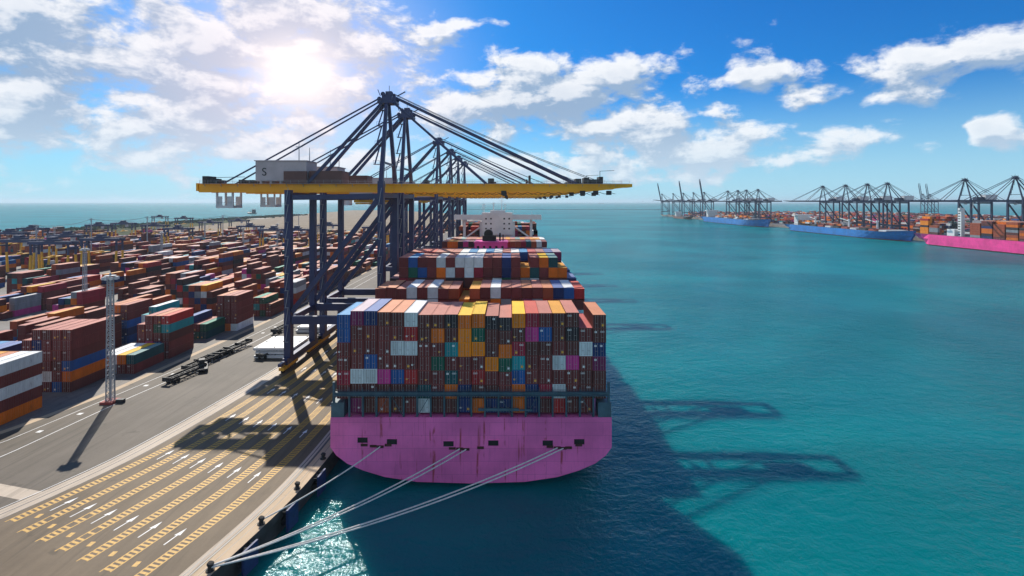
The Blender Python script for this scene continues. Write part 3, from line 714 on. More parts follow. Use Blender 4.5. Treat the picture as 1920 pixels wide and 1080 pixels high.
# ------------------------------------------------------------------ ship-to-shore cranes
GA = 27.2; LS = 9.25                 # rail gauge, half the leg spacing along the rail
def make_crane(name, cat, steel, gird, house, far=False):
    t = thing(name, None, cat)
    def part(n, m, par=t):
        def fin(bm): return obj(n, bm, m, par)
        return fin
    for x in (-GA, 0):
        for s in (-1, 1):
            bm = bmesh.new(); y = s * LS
            bar(bm, (x, y, 3.2), (x, y, 15), 2.3, 1.9, 2.3, 1.9, up=(1, 0, 0)); bar(bm, (x, y, 15), (x, y, 52.4 if x else 55.0), 2.2, 1.8, 2.0, 1.7, up=(1, 0, 0))
            part('leg', steel)(bm)
            if not far:
                bm = bmesh.new()
                for k in range(9): bx(bm, x - .5, x + .5, y + s * .95, y + s * 1.7, 8 + k * 5, 8.08 + k * 5); bar(bm, (x - .4, y + s * 1.3, 8 + k * 5), (x + .4, y + s * 1.3, 13 + k * 5), .12)
                part('ladder', STEEL)(bm)
        bm = bmesh.new(); bar(bm, (x, -LS - 2.5, 2.6), (x, LS + 2.5, 2.6), 1.5, 1.8); bx(bm, x - .5, x + .5, -LS - 6, -LS - 2.5, 2.2, 3.0); bx(bm, x - .5, x + .5, LS + 2.5, LS + 6, 2.2, 3.0)
        part('sill_beam', steel)(bm)
        for s in (-1, 1):
            bm = bmesh.new()
            for k in range(4):
                y = s * LS + (k - 1.5) * 2.5; bx(bm, x - .75, x + .75, y - 1.12, y + 1.12, .75, 1.65); bx(bm, x - .3, x + .3, y - .5, y + .5, 1.65, 1.75)
            o = part('bogie', YEL)(bm)
            bm = bmesh.new()
            for k in range(4):
                for w in (-.6, .6): y = s * LS + (k - 1.5) * 2.5 + w; cyl(bm, (x - .25, y, .42), (x + .25, y, .42), .4, n=12)
            part('wheel', DARK, o)(bm)
    for s in (-1, 1):
        y = s * LS
        bm = bmesh.new(); bar(bm, (-GA + 1.15, y, 14.2), (-1.15, y, 14.2), 1.6, 2.3); part('portal_beam', steel)(bm)
        bm = bmesh.new(); bar(bm, (-GA + 1.1, y, 16.6), (-1.0, y, 49.5), 1.25, 1.35); part('diagonal_brace', steel)(bm)
        bm = bmesh.new(); bar(bm, (-GA + 1.1, y, 50.2), (-.9, y, 50.6), 1.1, 1.5); part('upper_beam', steel)(bm)
    for x in (-GA, 0):
        bm = bmesh.new(); bar(bm, (x, -LS + .9, 50.9), (x, LS - .9, 50.9), 1.6, 1.5); part('cross_beam', steel)(bm)
        bm = bmesh.new(); bar(bm, (x, -LS + .9, 14.2), (x, LS - .9, 14.2), 1.3, 1.8); part('lower_cross_beam', steel)(bm)
    # twin girders with the boom running out over the ship
    for s in (-1, 1):
        y = s * 3.3
        bm = bmesh.new(); bar(bm, (-57, y, 53.1), (2.5, y, 53.1), 1.1, 2.6); bx(bm, -57, 2.5, y - .75, y + .75, 54.4, 54.5); part('girder', gird)(bm)
        bm = bmesh.new(); bar(bm, (2.6, y, 53.1), (62, y, 53.2), 1.1, 2.6, 1.1, 2.3); bar(bm, (62, y, 53.2), (74.5, y, 53.9), 1.1, 2.3, .9, .9); part('boom', gird)(bm)
    for x in (() if far else range(-56, 75, 13)):
        bm = bmesh.new(); bx(bm, x - .35, x + .35, -2.7, 2.7, 53.4, 54.2); part('cross_tie', gird)(bm)
    bm = bmesh.new(); bx(bm, -57.6, -57.05, -4.2, 4.2, 52.2, 54.6); part('girder_end_beam', gird)(bm)
    bm = bmesh.new(); bx(bm, 74.5, 75.2, -3.8, 3.8, 53.4, 54.4); part('boom_end_beam', gird)(bm)
    if not far:
        for s in (-1, 1):
            bm = bmesh.new(); y = s * 4.6
            bx(bm, -56, 74, y - .45, y + .45, 54.36, 54.44)
            for k in range(53): x = -56 + k * 2.5; bx(bm, x - .03, x + .03, y + s * .4 - .03, y + s * .4 + .03, 54.44, 55.5)
            for z in (54.95, 55.45): bx(bm, -56, 74, y + s * .4 - .025, y + s * .4 + .025, z, z + .05)
            for k in range(26): x = -55 + k * 5; bar(bm, (x, y - s * .7, 53.6), (x, y, 54.38), .12)
            part('girder_walkway', STEEL if not far else steel)(bm)
    # mast (A-frame seen along the quay), head, back struts, stays
    for s in (-1, 1):
        bm = bmesh.new(); bar(bm, (0, s * LS, 54.8), (-.3, s * 1.5, 79.5), 1.35, 1.25, 1.0, .95, up=(1, 0, 0)); part('mast', steel)(bm)
        bm = bmesh.new(); bar(bm, (-GA + 3.2, s * 3.3, 54.5), (-1.6, s * 1.6, 79.6), .95, .95, .8, .8); part('back_strut', steel)(bm)
        bm = bmesh.new(); bar(bm, (-50, s * 3.3, 54.4), (-2.4, s * 1.5, 81), .32, .42); part('backstay', steel)(bm)
        bm = bmesh.new(); bar(bm, (58.5, s * 3.3, 54.5), (2.6, s * 1.5, 81.2), .45, .55); part('outer_forestay', steel)(bm)
        bm = bmesh.new(); bar(bm, (30.5, s * 3.3, 54.5), (1.6, s * 1.5, 79.8), .5, .65); part('inner_forestay', steel)(bm)
        if not far:
            bm = bmesh.new(); pts = [Vector((66, s * 2, 55)).lerp(Vector((2, s * 1.2, 82.4)), k / 10) - Vector((0, 0, 1.0 * math.sin(math.pi * k / 10))) for k in range(11)]
            tube(bm, pts, .09, 5); part('hoist_rope', DARK)(bm)
    bm = bmesh.new()
    bx(bm, -3.0, 2.8, -2.3, 2.3, 79.4, 80.1); bx(bm, -1.7, 1.4, -1.9, 1.9, 80.1, 82.0); bx(bm, -.7, .5, -1.2, 1.2, 82.0, 83.2)
    for x, z in ((-2.4, 80.7), (2.2, 80.8), (-1.3, 82.2), (1.1, 82.4)):
        for y in (-1.9, 1.9): cyl(bm, (x, y - .2, z), (x, y + .2, z), .7, n=14)
    bar(bm, (2.6, 0, 81.9), (5.2, 0, 83.3), .3); bar(bm, (-2.6, 0, 82), (-3.4, 0, 84), .2); bar(bm, (.2, 0, 83.4), (.2, 0, 85.2), .14)
    part('mast_head', steel)(bm)
    bm = bmesh.new()
    for k, z in enumerate((60, 66, 72, 77)):
        f = (z - 54.8) / 24.7; y = -(LS + (1.5 - LS) * f)
        bx(bm, -2.6, -.75, y - .9, y + .9, z, z + .12)
        for xx in (-2.55, -.8): bx(bm, xx, xx + .06, y - .9, y - .84, z + .12, z + 1.2)
        bx(bm, -2.6, -.75, y - .9, y - .86, z + 1.15, z + 1.22)
        if k < 3: z2 = (60, 66, 72, 77)[k+1]; y2 = -(LS + (1.5 - LS) * (z2 - 54.8) / 24.7); bar(bm, (-2.3, y, z + .1), (-1.2, y2, z2), .5, .12)
    y1 = LS * .78; bar(bm, (-.1, -y1 + .4, 60.8), (-.1, y1 - .4, 60.8), .5, .6)
    part('mast_platform', steel)(bm)
    # machinery house and the electrical house
    bm = bmesh.new(); bx(bm, -39.5, -24, -4.2, 4.2, 55.3, 61.3); bx(bm, -39.8, -23.7, -4.5, 4.5, 61.3, 61.55)
    for x in range(-38, -24, 3): bx(bm, x - .3, x + .3, -4.0, 4.0, 54.5, 55.3)
    h = part('machinery_house', house)(bm)
    bm = bmesh.new(); cyl(bm, (-28, 0, 61.55), (-28, 0, 68), .16, .08, 6); cyl(bm, (-25.3, 1.5, 61.55), (-25.3, 1.5, 66), .16, .08, 6); bx(bm, -29, -27, -.1, .1, 66, 66.2); part('aerial', STEEL, h)(bm)
    bm = bmesh.new(); bx(bm, -23.5, -13.5, -3.4, 3.4, 54.6, 58.4); bx(bm, -30.6, -23.7, -5.0, -4.25, 54.5, 58.2) ; part('electrical_house', steel if far else BROWNH)(bm)
    # trolley, cab, headblock under the girder; cage hanging at the rear
    bm = bmesh.new(); bx(bm, -11, -4, -3.9, 3.9, 51.0, 51.75)
    for x in (-10.4, -4.6): bx(bm, x - .3, x + .3, -3.7, 3.7, 50.2, 51.0)
    tr = part('trolley', HOUSE if not far else steel)(bm)
    bm = bmesh.new(); bx(bm, -4.0, -1.6, -3.4, -1.2, 48.6, 51.0); part('operator_cab', LGREY, tr)(bm)
    if not far:
        bm = bmesh.new(); bx(bm, -10.5, -5.0, -1.2, 1.2, 48.7, 49.5); bx(bm, -8.6, -6.8, -6.0, 6.0, 48.2, 48.65)
        for x in (-9.8, -5.6):
            for y in (-1, 1): bar(bm, (x, y, 49.5), (x, y, 51.2), .08)
        part('spreader', YEL, tr)(bm)
        bm = bmesh.new()
        for x in (-52.2, -47.4):
            for y in (-2.4, 2.4): bar(bm, (x, y, 47.8), (x, y, 51.8), .5)
        bx(bm, -52.5, -47.1, -2.6, 2.6, 47.0, 47.8)
        for y in (-2.45, 2.4): bx(bm, -52.2, -47.4, y, y + .05, 48.7, 48.8); bx(bm, -52.1, -50.6, y, y + .05, 47.8, 50.6); bx(bm, -49.1, -47.5, y, y + .05, 47.8, 50.6)
        part('maintenance_cage', LGREY)(bm)
        for x, w, hh in ((-56, .9, 2.4), (-54, .6, 1.7), (-52.6, .8, 1.2), (-45, .7, 1.3), (-42, 1.2, .9), (59, .9, 1.6), (61.5, .8, 1.9), (64, 1.5, 1.4), (66, .6, 2.2), (12, .5, 1.2), (32, .9, 1.7), (44, .3, 2.6)):
            bm = bmesh.new(); bx(bm, x - w, x + w, -2.2, 2.2, 54.45, 54.45 + hh); bx(bm, x - w * .6, x + w * .6, -2.6, -2.2, 54.6, 54.45 + hh * .7); part('rope_gear', DARK)(bm)
        bm = bmesh.new(); bar(bm, (66, 0, 56.5), (66, 0, 58.6), .15); bar(bm, (66, 0, 58.5), (70.5, 0, 58.7), .12); part('boom_lamp_arm', DARK)(bm)
        bm = bmesh.new(); bar(bm, (-55.6, 2, 56.6), (-46, 2, 56.8), .15); part('rear_handrail', DARK)(bm)
        bm = bmesh.new(); tube(bm, [(4 + k * .55, 4.05, 52.0 - .55 * abs(math.sin(k * math.pi / 6))) for k in range(124)], .08, 5); part('cable_festoon', DARK)(bm)
        for x in (36, 60, 64, 68):
            bm = bmesh.new(); bx(bm, x - .8, x + .8, -4.2, -3.87, 51.0, 52.3); part('boom_floodlight', DARK)(bm)
    return t, h
BROWNH = paint('brown_house_paint', (.12, .055, .045), .6, .15, .3)
crane, chouse = make_crane('ship_to_shore_crane', 'container crane', NAVY, GIRD, HOUSE)
CX = -37.7; CY = [158.3, 186, 271, 328, 376, 428]
CRL = ['navy and yellow container crane next to the pink ship\'s stern, letter S on its house', 'second navy and yellow quay crane from the pink ship\'s stern, just behind the lettered one',
  'third navy quay crane from the pink ship\'s stern, past a wide gap', 'fourth navy quay crane from the pink ship\'s stern, beside its forward bays', 'fifth navy quay crane from the stern, alongside the white bridge', 'last navy quay crane in the row, beyond the pink ship\'s bridge']
cranes = [crane]
for k in range(1, 6): cranes.append(copy_tree(crane))
for k, o in enumerate(cranes):
    o.location = (CX, CY[k], QZ + .01); tag(o, CRL[k], 'container crane', 'cranes along the pink ship\'s quay')
fc = bpy.data.curves.new('letter', 'FONT'); fc.body = 'S'; fc.size = 3.4; fc.extrude = .03; fc.materials.append(DARK)
ft = bpy.data.objects.new('letter_source', fc); fm = bpy.data.meshes.new_from_object(ft); bpy.data.objects.remove(ft)
fo = bpy.data.objects.new('letter', fm); C.objects.link(fo); fo.parent = chouse; fo.location = (-37.6, -4.24, 56.9); fo.rotation_euler = (R(90), 0, 0)

# ------------------------------------------------------------------ mooring ropes
def rope(p, q, sag, label, r=.11):
    bm = bmesh.new(); pts = []
    for k in range(25):
        f = k / 24; v = Vector(p).lerp(Vector(q), f); v.z -= sag * 4 * f * (1 - f); pts.append(v)
    tube(bm, pts, r, 6); tag(obj('mooring_rope', bm, ROPE), label, 'rope', 'mooring ropes at the pink stern')
def fl(px, py): return (mirx(px, SY0), SY0 - .15, CAMZ - (py - 378) / F * SY0)
def bol(k): return (E(BOL[k]) - .72, BOL[k], QZ + .62)
rope(fl(713, 837), bol(2), .6, 'pale mooring rope from the quay-side fairlead down to the single-rope bollard')
rope(fl(862, 841), bol(3), 1.1, 'pale mooring rope from the middle of the pink transom, upper one of a close pair')
q = Vector(bol(3)); rope(fl(874, 842), q + Vector((.12, -.15, .1)), 1.25, 'pale mooring rope from the middle of the pink transom, lower one of a close pair')
rope(fl(1045, 839), q + Vector((.2, .1, -.2)), 1.5, 'pale mooring rope from the fairlead on the open-water side, upper one of two')
rope(fl(1056, 840), q + Vector((.25, -.2, -.05)), 1.75, 'pale mooring rope from the fairlead on the open-water side, lower one of two')

# ------------------------------------------------------------------ yard stacks that can be told apart
def stack(xr, y, heights, colours, desc, group, tops=None, doors=True, yaw=0.):
    """heights per column from the quay side, colours[column] = letters from the ground up"""
    for c, h in enumerate(heights):
        for r in range(h):
            k = colours[c][r] if c < len(colours) and r < len(colours[c]) else rc.choice('mmmddkmmucd')
            if k == '.': continue
            lab = '%s container, %s from the ground, %s column from quay, %s' % (NAME[KEY[k]], ORD[r+1], ORD[c+1], desc)
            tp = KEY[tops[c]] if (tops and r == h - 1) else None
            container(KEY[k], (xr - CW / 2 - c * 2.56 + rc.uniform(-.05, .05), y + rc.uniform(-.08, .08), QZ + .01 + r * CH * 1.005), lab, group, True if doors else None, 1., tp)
stack(-111.4, 108.6, [5, 5, 5, 5, 5, 5], ["omwmw", "....w", "....u", "....o", "....m", "....r"], 'long striped stack', 'long striped yard stack', "wwuomr", False)
stack(-112.6, 130.2, [6, 6, 6, 6, 5], ["dobmmm", "bmdmmm", "mwmmmd", "mmcmnm", "mdmmm"], 'tall maroon stack', 'tall maroon stack behind the floodlight mast', "mmmmm")
stack(-106.6, 144.2, [2, 2, 2, 2], ["mT", "mo", "sw", "dm"], 'low two-tier stack', 'low two-tier stack beyond the floodlight mast', "Tyww")
stack(-106.0, 158.0, [5, 5, 5, 4], ["mmdtr", "mbmgm", "mpmmm", "dmmm"], 'red-and-teal-topped stack', 'stack topped by red and teal containers', "rumm")
stack(-119.5, 171.5, [5, 4], ["mmnot", "dmnw"], 'narrow teal-topped stack', 'narrow stack with a teal and white top', "wt")
stack(-131.5, 174.5, [5, 5, 5], ["bnbmm", "obnmo", "mmtmm"], 'blue-sided stack', 'stack with blue containers on its quay side', "muu")
stack(-107.8, 180.5, [2, 2, 3], ["Tg", "gm", "mon"], 'small dark green stack', 'small dark green stack', "gmn")
stack(-103.2, 192.0, [5, 5, 5], ["wmmmm", "ommmd", "mmdmm"], 'white-footed maroon stack', 'maroon stack standing on a white container', "mmu")
stack(-97.5 - 4, 216.0, [2, 3, 3], ["md", "gmg", "mtm"], 'green-topped stack', 'green-topped stack by the crane legs', "uug")
NEAR = [(-200, -117, 128, 171), (-127, -111, 100, 145), (-117.5, -106, 143, 158), (-117, -105, 157, 172), (-125.5, -119, 170, 185), (-141, -131, 173, 188), (-116, -107, 180, 194), (-112, -102, 191, 206), (-111, -100, 215, 230)]
for x0, y0, cols in ((-128.5, 146, ["mm", "mw", "mmd", "mm", "rm"]), (-143, 137, ["mrn", "Tbn", "mdb", "onb"]), (-155, 131, ["moT", "dTg", "mwr", "mmw"]), (-167, 126, ["mmd", "mom", "dmm", "mm"]), (-133, 160, ["mmmd", "mcm", "dmP", "mmm"]), (-146, 157, ["mmod", "mrm", "ddmm", "md"]), (-160, 150, ["cmm", "mm", "omm", "mbm"]), (-174, 146, ["mmm", "dom", "mwm", "rmm"]), (-187, 150, ["mmm", "dm", "mnm"])):
    for c, col_ in enumerate(cols):
        for r, k in enumerate(col_): MASS.add(KEY[k], x0 - c * 2.56, y0, QZ + .01 + r * 2.66, CL, CW, 2.62)
for c in range(1, 6):
    for r in range(4): MASS.add(pick(), -111.4 - CW / 2 - c * 2.56, 108.6, QZ + .01 + r * CH * 1.005, CL, CW, CH)
SPOT = [((38, 517), 'navy gantry crane with yellow legs at the very edge of the container yard'), ((100, 524), 'second yellow-legged gantry crane from the yard edge, over a brown stack'), ((128, 500), 'yellow-legged gantry crane just behind the second one from the yard edge'),
  ((192, 512), 'narrow-looking yellow-legged gantry crane directly beyond the near floodlight masts'), ((186, 462), 'dark gantry crane between two power poles, far back in the yard'), ((290, 463), 'long-beamed gantry crane in the yard centre with orange legs'),
  ((394, 452), 'dark gantry crane near the sandy ground, far back in the yard'), ((514, 478), 'yellow-legged gantry crane seen through the first quay crane legs'), ((558, 478), 'yellow-legged gantry crane seen between the second pair of quay crane legs'),
  ((300, 432), 'small dark gantry crane at the yard\'s far edge near the sea'), ((345, 437), 'hazy gantry crane at the yard\'s far edge near the sandy ground'), ((20, 490), 'teal-shadowed gantry crane half hidden behind the yard edge crane'), ((705, 470), 'yellow-legged gantry crane behind the waterside crane legs'), ((232, 456), 'dark gantry crane just past the second power pole, far back'), ((335, 474), 'gantry crane in the middle of the yard, in front of the long-beamed one'), ((62, 474), 'gantry crane behind the yellow-legged group at the yard edge'), ((448, 446), 'dark gantry crane standing in front of the sandy ground'), ((470, 466), 'gantry crane in the yard just before the first quay crane leg'), ((618, 462), 'gantry crane seen through the second quay crane land legs')]
for (px, py), _l in SPOT[:5] + SPOT[11:13]:
    D = F * 49 / (py - 378); NEAR.append((mirx(px, D) - 13, mirx(px, D) + 13, D - 24, D + 5))
# the yard behind, block after block
x = -101.5; band = 0
ry = random.Random(9)
while x > -720:
    y = 147. + ry.uniform(0, 5)
    ymax = 690 if x < -150 else 1000
    run = 0
    while y < ymax:
        if run <= 0:
            kind = ry.random(); run = ry.randint(1, 3); base = 0 if kind < (.30 if y < 260 else .22) else ry.choice([2, 2, 3, 3, 4, 4, 5]); theme = ry.choice([None, None, 'maroon', 'brown', 'rust', None])
        for c in range(6):
            xx = x - CW / 2 - c * 2.56
            if xx < -1.08 * (y + 12) - 12: continue
            h = max(0, base + ry.choice([0, 0, 0, 0, -1, -1, 1, -2])) if base else (1 if ry.random() < .05 else 0)
            if any(a - 2.6 < xx < b2 + 2.6 and c0 - 13.5 < y < d0 + .5 for a, b2, c0, d0 in NEAR): continue
            if base and (x < -560 and y < 640 and ry.random() < .5): h = min(h, 2)
            for r in range(min(h, 6)):
                k = theme if theme and ry.random() < .6 else ry.choice(BAG)
                MASS.add(k, xx + ry.uniform(-.06, .06), y + ry.uniform(-.12, .12), QZ + .01 + r * 2.66, CL, CW, 2.62)
        run -= 1; y += 13.1 if y < 400 else 13.0
        if ry.random() < .11: y += 13
    band += 1; x -= 15.4 + (9.5 if band % 2 else 14)

# ------------------------------------------------------------------ yard gantry cranes
def make_rtg():
    t = thing('yard_gantry_crane', None, 'gantry crane')
    for x in (-11.7, 11.7):
        for y in (-3.4, 3.4):
            bm = bmesh.new(); bar(bm, (x, y, 1.9), (x, y * .8, 15.5), 1.15, 1.0, .95, .9, up=(1, 0, 0)); o = obj('lower_leg', bm, YEL, t)
            bm = bmesh.new(); bar(bm, (x, y * .8, 15.5), (x, y * .8, 22.2), .95, .9, up=(1, 0, 0)); obj('upper_leg', bm, NAVY, t)
            bm = bmesh.new()
            for w in (-.85, .85): cyl(bm, (x - .35, y + w, .75), (x + .35, y + w, .75), .75, n=14)
            obj('wheel', bm, RUBBER, t)
        bm = bmesh.new(); bx(bm, x - .6, x + .6, -5.6, 5.6, 1.1, 1.9); obj('sill', bm, NAVY, t)
        bm = bmesh.new(); bx(bm, x - .45, x + .45, -2.3, 2.3, 19.8, 20.6); obj('tie_beam', bm, NAVY, t)
    for y in (-2.72, 2.72):
        bm = bmesh.new(); bx(bm, -13.4, 13.4, y - .6, y + .6, 22.2, 24.0)
        for k in range(12): x = -13 + k * 2.36; bx(bm, x - .04, x + .04, y - .5, y - .42, 24.0, 25.0)
        bx(bm, -13.2, 13.2, y - .5, y - .45, 24.95, 25.02); obj('girder', bm, NAVY, t)
    bm = bmesh.new(); bx(bm, -3.4, 2.6, -3.2, 3.2, 24.1, 25.2); bx(bm, -2.4, 1.4, -2.2, 2.2, 25.2, 26.8); tr = obj('trolley', bm, NAVY, t)
    bm = bmesh.new(); bx(bm, 2.7, 4.5, -1.2, 1.2, 19.6, 22.0); obj('operator_cab', bm, LGREY, t)
    bm = bmesh.new(); bx(bm, -1.7, .9, -6.05, 6.05, 14.0, 14.5); bx(bm, -1.4, .6, -1, 1, 14.5, 15.3)
    for x in (-1.3, .5):
        for y in (-.8, .8): bar(bm, (x, y, 15.3), (x, y, 24.2), .06)
    obj('spreader', bm, YEL, t)
    bm = bmesh.new(); bx(bm, -13.2, -12.3, -2.6, 2.6, 2.0, 4.6); obj('power_pack', bm, LGREY, t)
    return t
rtg = make_rtg()
for k, ((px, py), lab) in enumerate(SPOT):
    o = rtg if k == 0 else copy_tree(rtg)
    D = F * 49 / (py - 378); o.location = (mirx(px, D), D, QZ + .02); tag(o, lab, 'gantry crane', 'gantry cranes over the yard stacks')

# ------------------------------------------------------------------ floodlight masts and power poles
def make_mast(h):
    t = thing('floodlight_mast', None, 'floodlight mast')
    bm = bmesh.new(); w0, w1 = .62, .42
    for a, b2 in ((-1, -1), (1, -1), (1, 1), (-1, 1)): bar(bm, (a * w0, b2 * w0, .6), (a * w1, b2 * w1, h), .2)
    n = int(h / 1.25)
    for k in range(n):
        z0 = .6 + (h - .6) * k / n; z1 = .6 + (h - .6) * (k + 1) / n; u0 = w0 + (w1 - w0) * k / n; u1 = w0 + (w1 - w0) * (k + 1) / n
        cs = ((-1, -1), (1, -1), (1, 1), (-1, 1))
        for i in range(4):
            a, c = cs[i], cs[(i + 1) % 4]
            bar(bm, (a[0] * u0, a[1] * u0, z0), (c[0] * u1, c[1] * u1, z1), .1); bar(bm, (a[0] * u0, a[1] * u0, z0), (c[0] * u0, c[1] * u0, z0), .1)
    obj('lattice_pole', bm, STEEL, t)
    bm = bmesh.new(); cyl(bm, (0, 0, h), (0, 0, h + .25), 1.2, n=18); cyl(bm, (0, 0, h + .9), (0, 0, h + 1.0), 1.2, n=18); cyl(bm, (0, 0, h), (0, 0, h + 1.6), .2, n=8); obj('lamp_ring', bm, STEEL, t)
    for k in range(8):
        a = k * math.pi / 4; bm = bmesh.new(); c = Vector((math.cos(a) * 1.4, math.sin(a) * 1.4, h + .35)); bar(bm, c - Vector((0, 0, .35)), c + Vector((0, 0, .35)), .6, .45); obj('floodlight', bm, LGREY, t)
    bm = bmesh.new(); bx(bm, -1.5, 1.5, -1.5, 1.5, 0, .6); obj('plinth', bm, paint('red_plinth_paint', (.30, .05, .04), .7, .2), t)
    bm = bmesh.new(); bx(bm, 1.6, 3.4, -.5, .4, 0, .9); obj('switch_box', bm, DARK, t)
    return t
m1 = make_mast(30); m1.location = (mirx(207, 123.5), 123.5, QZ + .01); tag(m1, 'tall lattice floodlight mast by the tall maroon stack, its shadow across the service road', 'floodlight mast', 'floodlight masts in the yard')
for px, py, h, lab in ((159, 592, 28, 'lattice floodlight mast in the yard just behind the shadow-casting one'), (303, 500, 25, 'slim floodlight mast in the middle of the yard'), (456, 482, 25, 'slim floodlight mast by the far end of the yard, beside the crane legs'), (102, 486, 26, 'slim floodlight mast among the gantry cranes at the yard edge'), (384, 462, 26, 'slim floodlight mast far back, in front of the sandy ground'), (520, 470, 26, 'slim floodlight mast seen beside the first crane land leg')):
    D = F * 49 / (py - 378); o = copy_tree(m1); o.location = (mirx(px, D), D, QZ + .01); o.scale = (1, 1, h / 30); tag(o, lab, 'floodlight mast', 'floodlight masts in the yard')
PP = [(-60, 429, 330), (68, 423, 350), (171, 411, 400), (276, 407, 440), (418, 405, 500), (560, 402, 600)]
pts = []
for px, py, D in PP: pts.append(Vector((mirx(px, D), D, CAMZ - (py - 378) / F * D)))
for k, p in enumerate(pts):
    t = thing('power_pole', None, 'power pole', (p.x, p.y, QZ))
    hh = p.z - QZ; bm = bmesh.new(); cyl(bm, (0, 0, 0), (0, 0, hh + .6), .55, .32, 8); obj('pole', bm, STEEL, t)
    bm = bmesh.new(); bx(bm, -2, 2, -.2, .2, hh, hh + .35); bx(bm, -1.2, 1.2, -.2, .2, hh - 1.6, hh - 1.3); obj('crossarm', bm, STEEL, t)
    tag(t, ['grey power pole outside the yard edge', 'grey power pole at the yard edge, first along the overhead cable', 'grey power pole between two dark gantry cranes', 'grey power pole beside the small gantry crane near the sea',
        'grey power pole in front of the sandy ground', 'grey power pole seen through the quay crane legs'][k], 'power pole', 'power poles carrying the overhead cable')
bm = bmesh.new(); path = []
for a, c in zip(pts, pts[1:]):
    for k in range(12):
        f = k / 12; v = a.lerp(c, f); v.z -= 2.2 * 4 * f * (1 - f); path.append(v)
tube(bm, path + [pts[-1]], .12, 4); tag(obj('overhead_cable', bm, DARK), 'thin dark overhead cable strung between the power poles across the yard', 'cable')

# ------------------------------------------------------------------ trailers, tractor, hatch covers on the service road
def make_trailer():
    t = thing('container_trailer', None, 'trailer')
    bm = bmesh.new()
    for x in (-.55, .55): bx(bm, x - .12, x + .12, 0, 12.4, 1.0, 1.35)
    for k in range(7): y = .1 + k * 2; bx(bm, -1.2, 1.2, y, y + .22, 1.08, 1.3)
    for x in (-1.25, 1.13): bx(bm, x, x + .12, 0, 12.4, 1.1, 1.7)
    bx(bm, -1.25, 1.25, 12.3, 12.6, 1.1, 2.1); bx(bm, -1.25, 1.25, -.2, 0, .9, 2.0)
    obj('chassis', bm, DARK, t)
    for y in (1.5, 2.8):
        for x in (-.95, .95):
            bm = bmesh.new(); cyl(bm, (x - .28, y, .52), (x + .28, y, .52), .52, n=16); obj('wheel', bm, RUBBER, t)
    bm = bmesh.new()
    for x in (-.7, .7): bx(bm, x - .08, x + .08, 9.6, 9.8, 0, 1.0); bx(bm, x - .2, x + .2, 9.5, 9.9, 0, .06)
    obj('landing_leg', bm, STEEL, t)
    return t
tra = make_trailer()
TR = [((331, 712), 'dark empty trailer at the end of the parked row, beside the floodlight mast', 24), ((364, 690), 'dark empty trailer next to the yard tractor, third from the floodlight mast end', 20), ((386, 678), 'dark empty trailer in the middle of the parked row by the yard kerb', 20), ((410, 669), 'dark empty trailer last but one in the parked row', 20), ((432, 660), 'dark empty trailer at the far end of the parked row by the yard kerb', 20), ((523, 622), 'dark trailer parked beside the crane leg, next to the hatch covers', 12), ((498, 668), 'dark trailer standing against the pile of hatch covers', 30)]
for k, ((px, py), lab, a) in enumerate(TR):
    D = F * 49 / (py - 378); o = tra if k == 0 else copy_tree(tra)
    o.location = (mirx(px, D), D - 4, QZ + .02); o.rotation_euler = (0, 0, R(-a * .4)); tag(o, lab, 'trailer', 'empty trailers on the service road')
t = thing('yard_tractor', 'dark yard tractor with a small cab standing beside the parked row of trailers', 'tractor', (0, 0, 0), R(30))
bm = bmesh.new(); bx(bm, -1.1, 1.1, 0, 5.4, .7, 1.2); bx(bm, -.9, .9, 3.6, 5.5, 1.2, 1.7); obj('chassis', bm, DARK, t)
bm = bmesh.new(); bx(bm, -1.1, .3, 2.6, 4.4, 1.2, 3.1); bx(bm, -1.15, .35, 2.5, 4.5, 3.1, 3.2); o = obj('cab', bm, DARK, t)
bm = bmesh.new(); bx(bm, -1.0, .2, 4.4, 4.43, 1.9, 2.9); bx(bm, -1.0, .2, 2.57, 2.6, 1.9, 2.9); bx(bm, .3, .33, 2.8, 4.2, 1.9, 2.9); obj('window', bm, GLASS, o)
for y in (.9, 4.5):
    for x in (-.95, .95): bm = bmesh.new(); cyl(bm, (x - .25, y, .55), (x + .25, y, .55), .55, n=16); obj('wheel', bm, RUBBER, t)
D = F * 49 / (700 - 378.); t.location = (mirx(381, D), D, QZ + .02)
def make_cover():
    t = thing('hatch_cover', None, 'hatch cover')
    bm = bmesh.new(); bx(bm, -6.2, 6.2, -7, 7, .75, .95)
    for x in (-6.2, 6.05): bx(bm, x, x + .15, -7, 7, .3, .75)
    for k in range(7): y = -6.9 + k * 2.25; bx(bm, -6.0, 6.0, y, y + .15, .12, .75)
    obj('panel', bm, WHITE, t)
    bm = bmesh.new()
    for x in (-5.5, 0, 5.3): 
        for y in (-6.4, 0, 6.0): bx(bm, x, x + .3, y, y + .4, .95, 1.15)
    for x in (-5.6, 5.2):
        for y in (-6.7, 6.1): bx(bm, x, x + .5, y, y + .5, 0, .12)
    obj('cone_socket', bm, DARK, t); return t
hc = make_cover()
for k, (x, y, z, lab) in enumerate(((-73.5, 165, 0, 'bottom pale hatch cover of the pile by the first crane'), (-73.2, 165.4, 1.16, 'middle pale hatch cover of the pile by the first crane'), (-73.8, 165.2, 2.32, 'top pale hatch cover of the pile by the first crane'),
    (-73.6, 196, 0, 'lower pale hatch cover of the pile between the first two cranes\' land legs and beyond'), (-73.3, 196.3, 1.16, 'upper pale hatch cover of the smaller pile beyond the first crane'))):
    o = hc if k == 0 else copy_tree(hc); o.location = (x, y, QZ + .01 + z); tag(o, lab, 'hatch cover', 'hatch covers stacked on the quay')

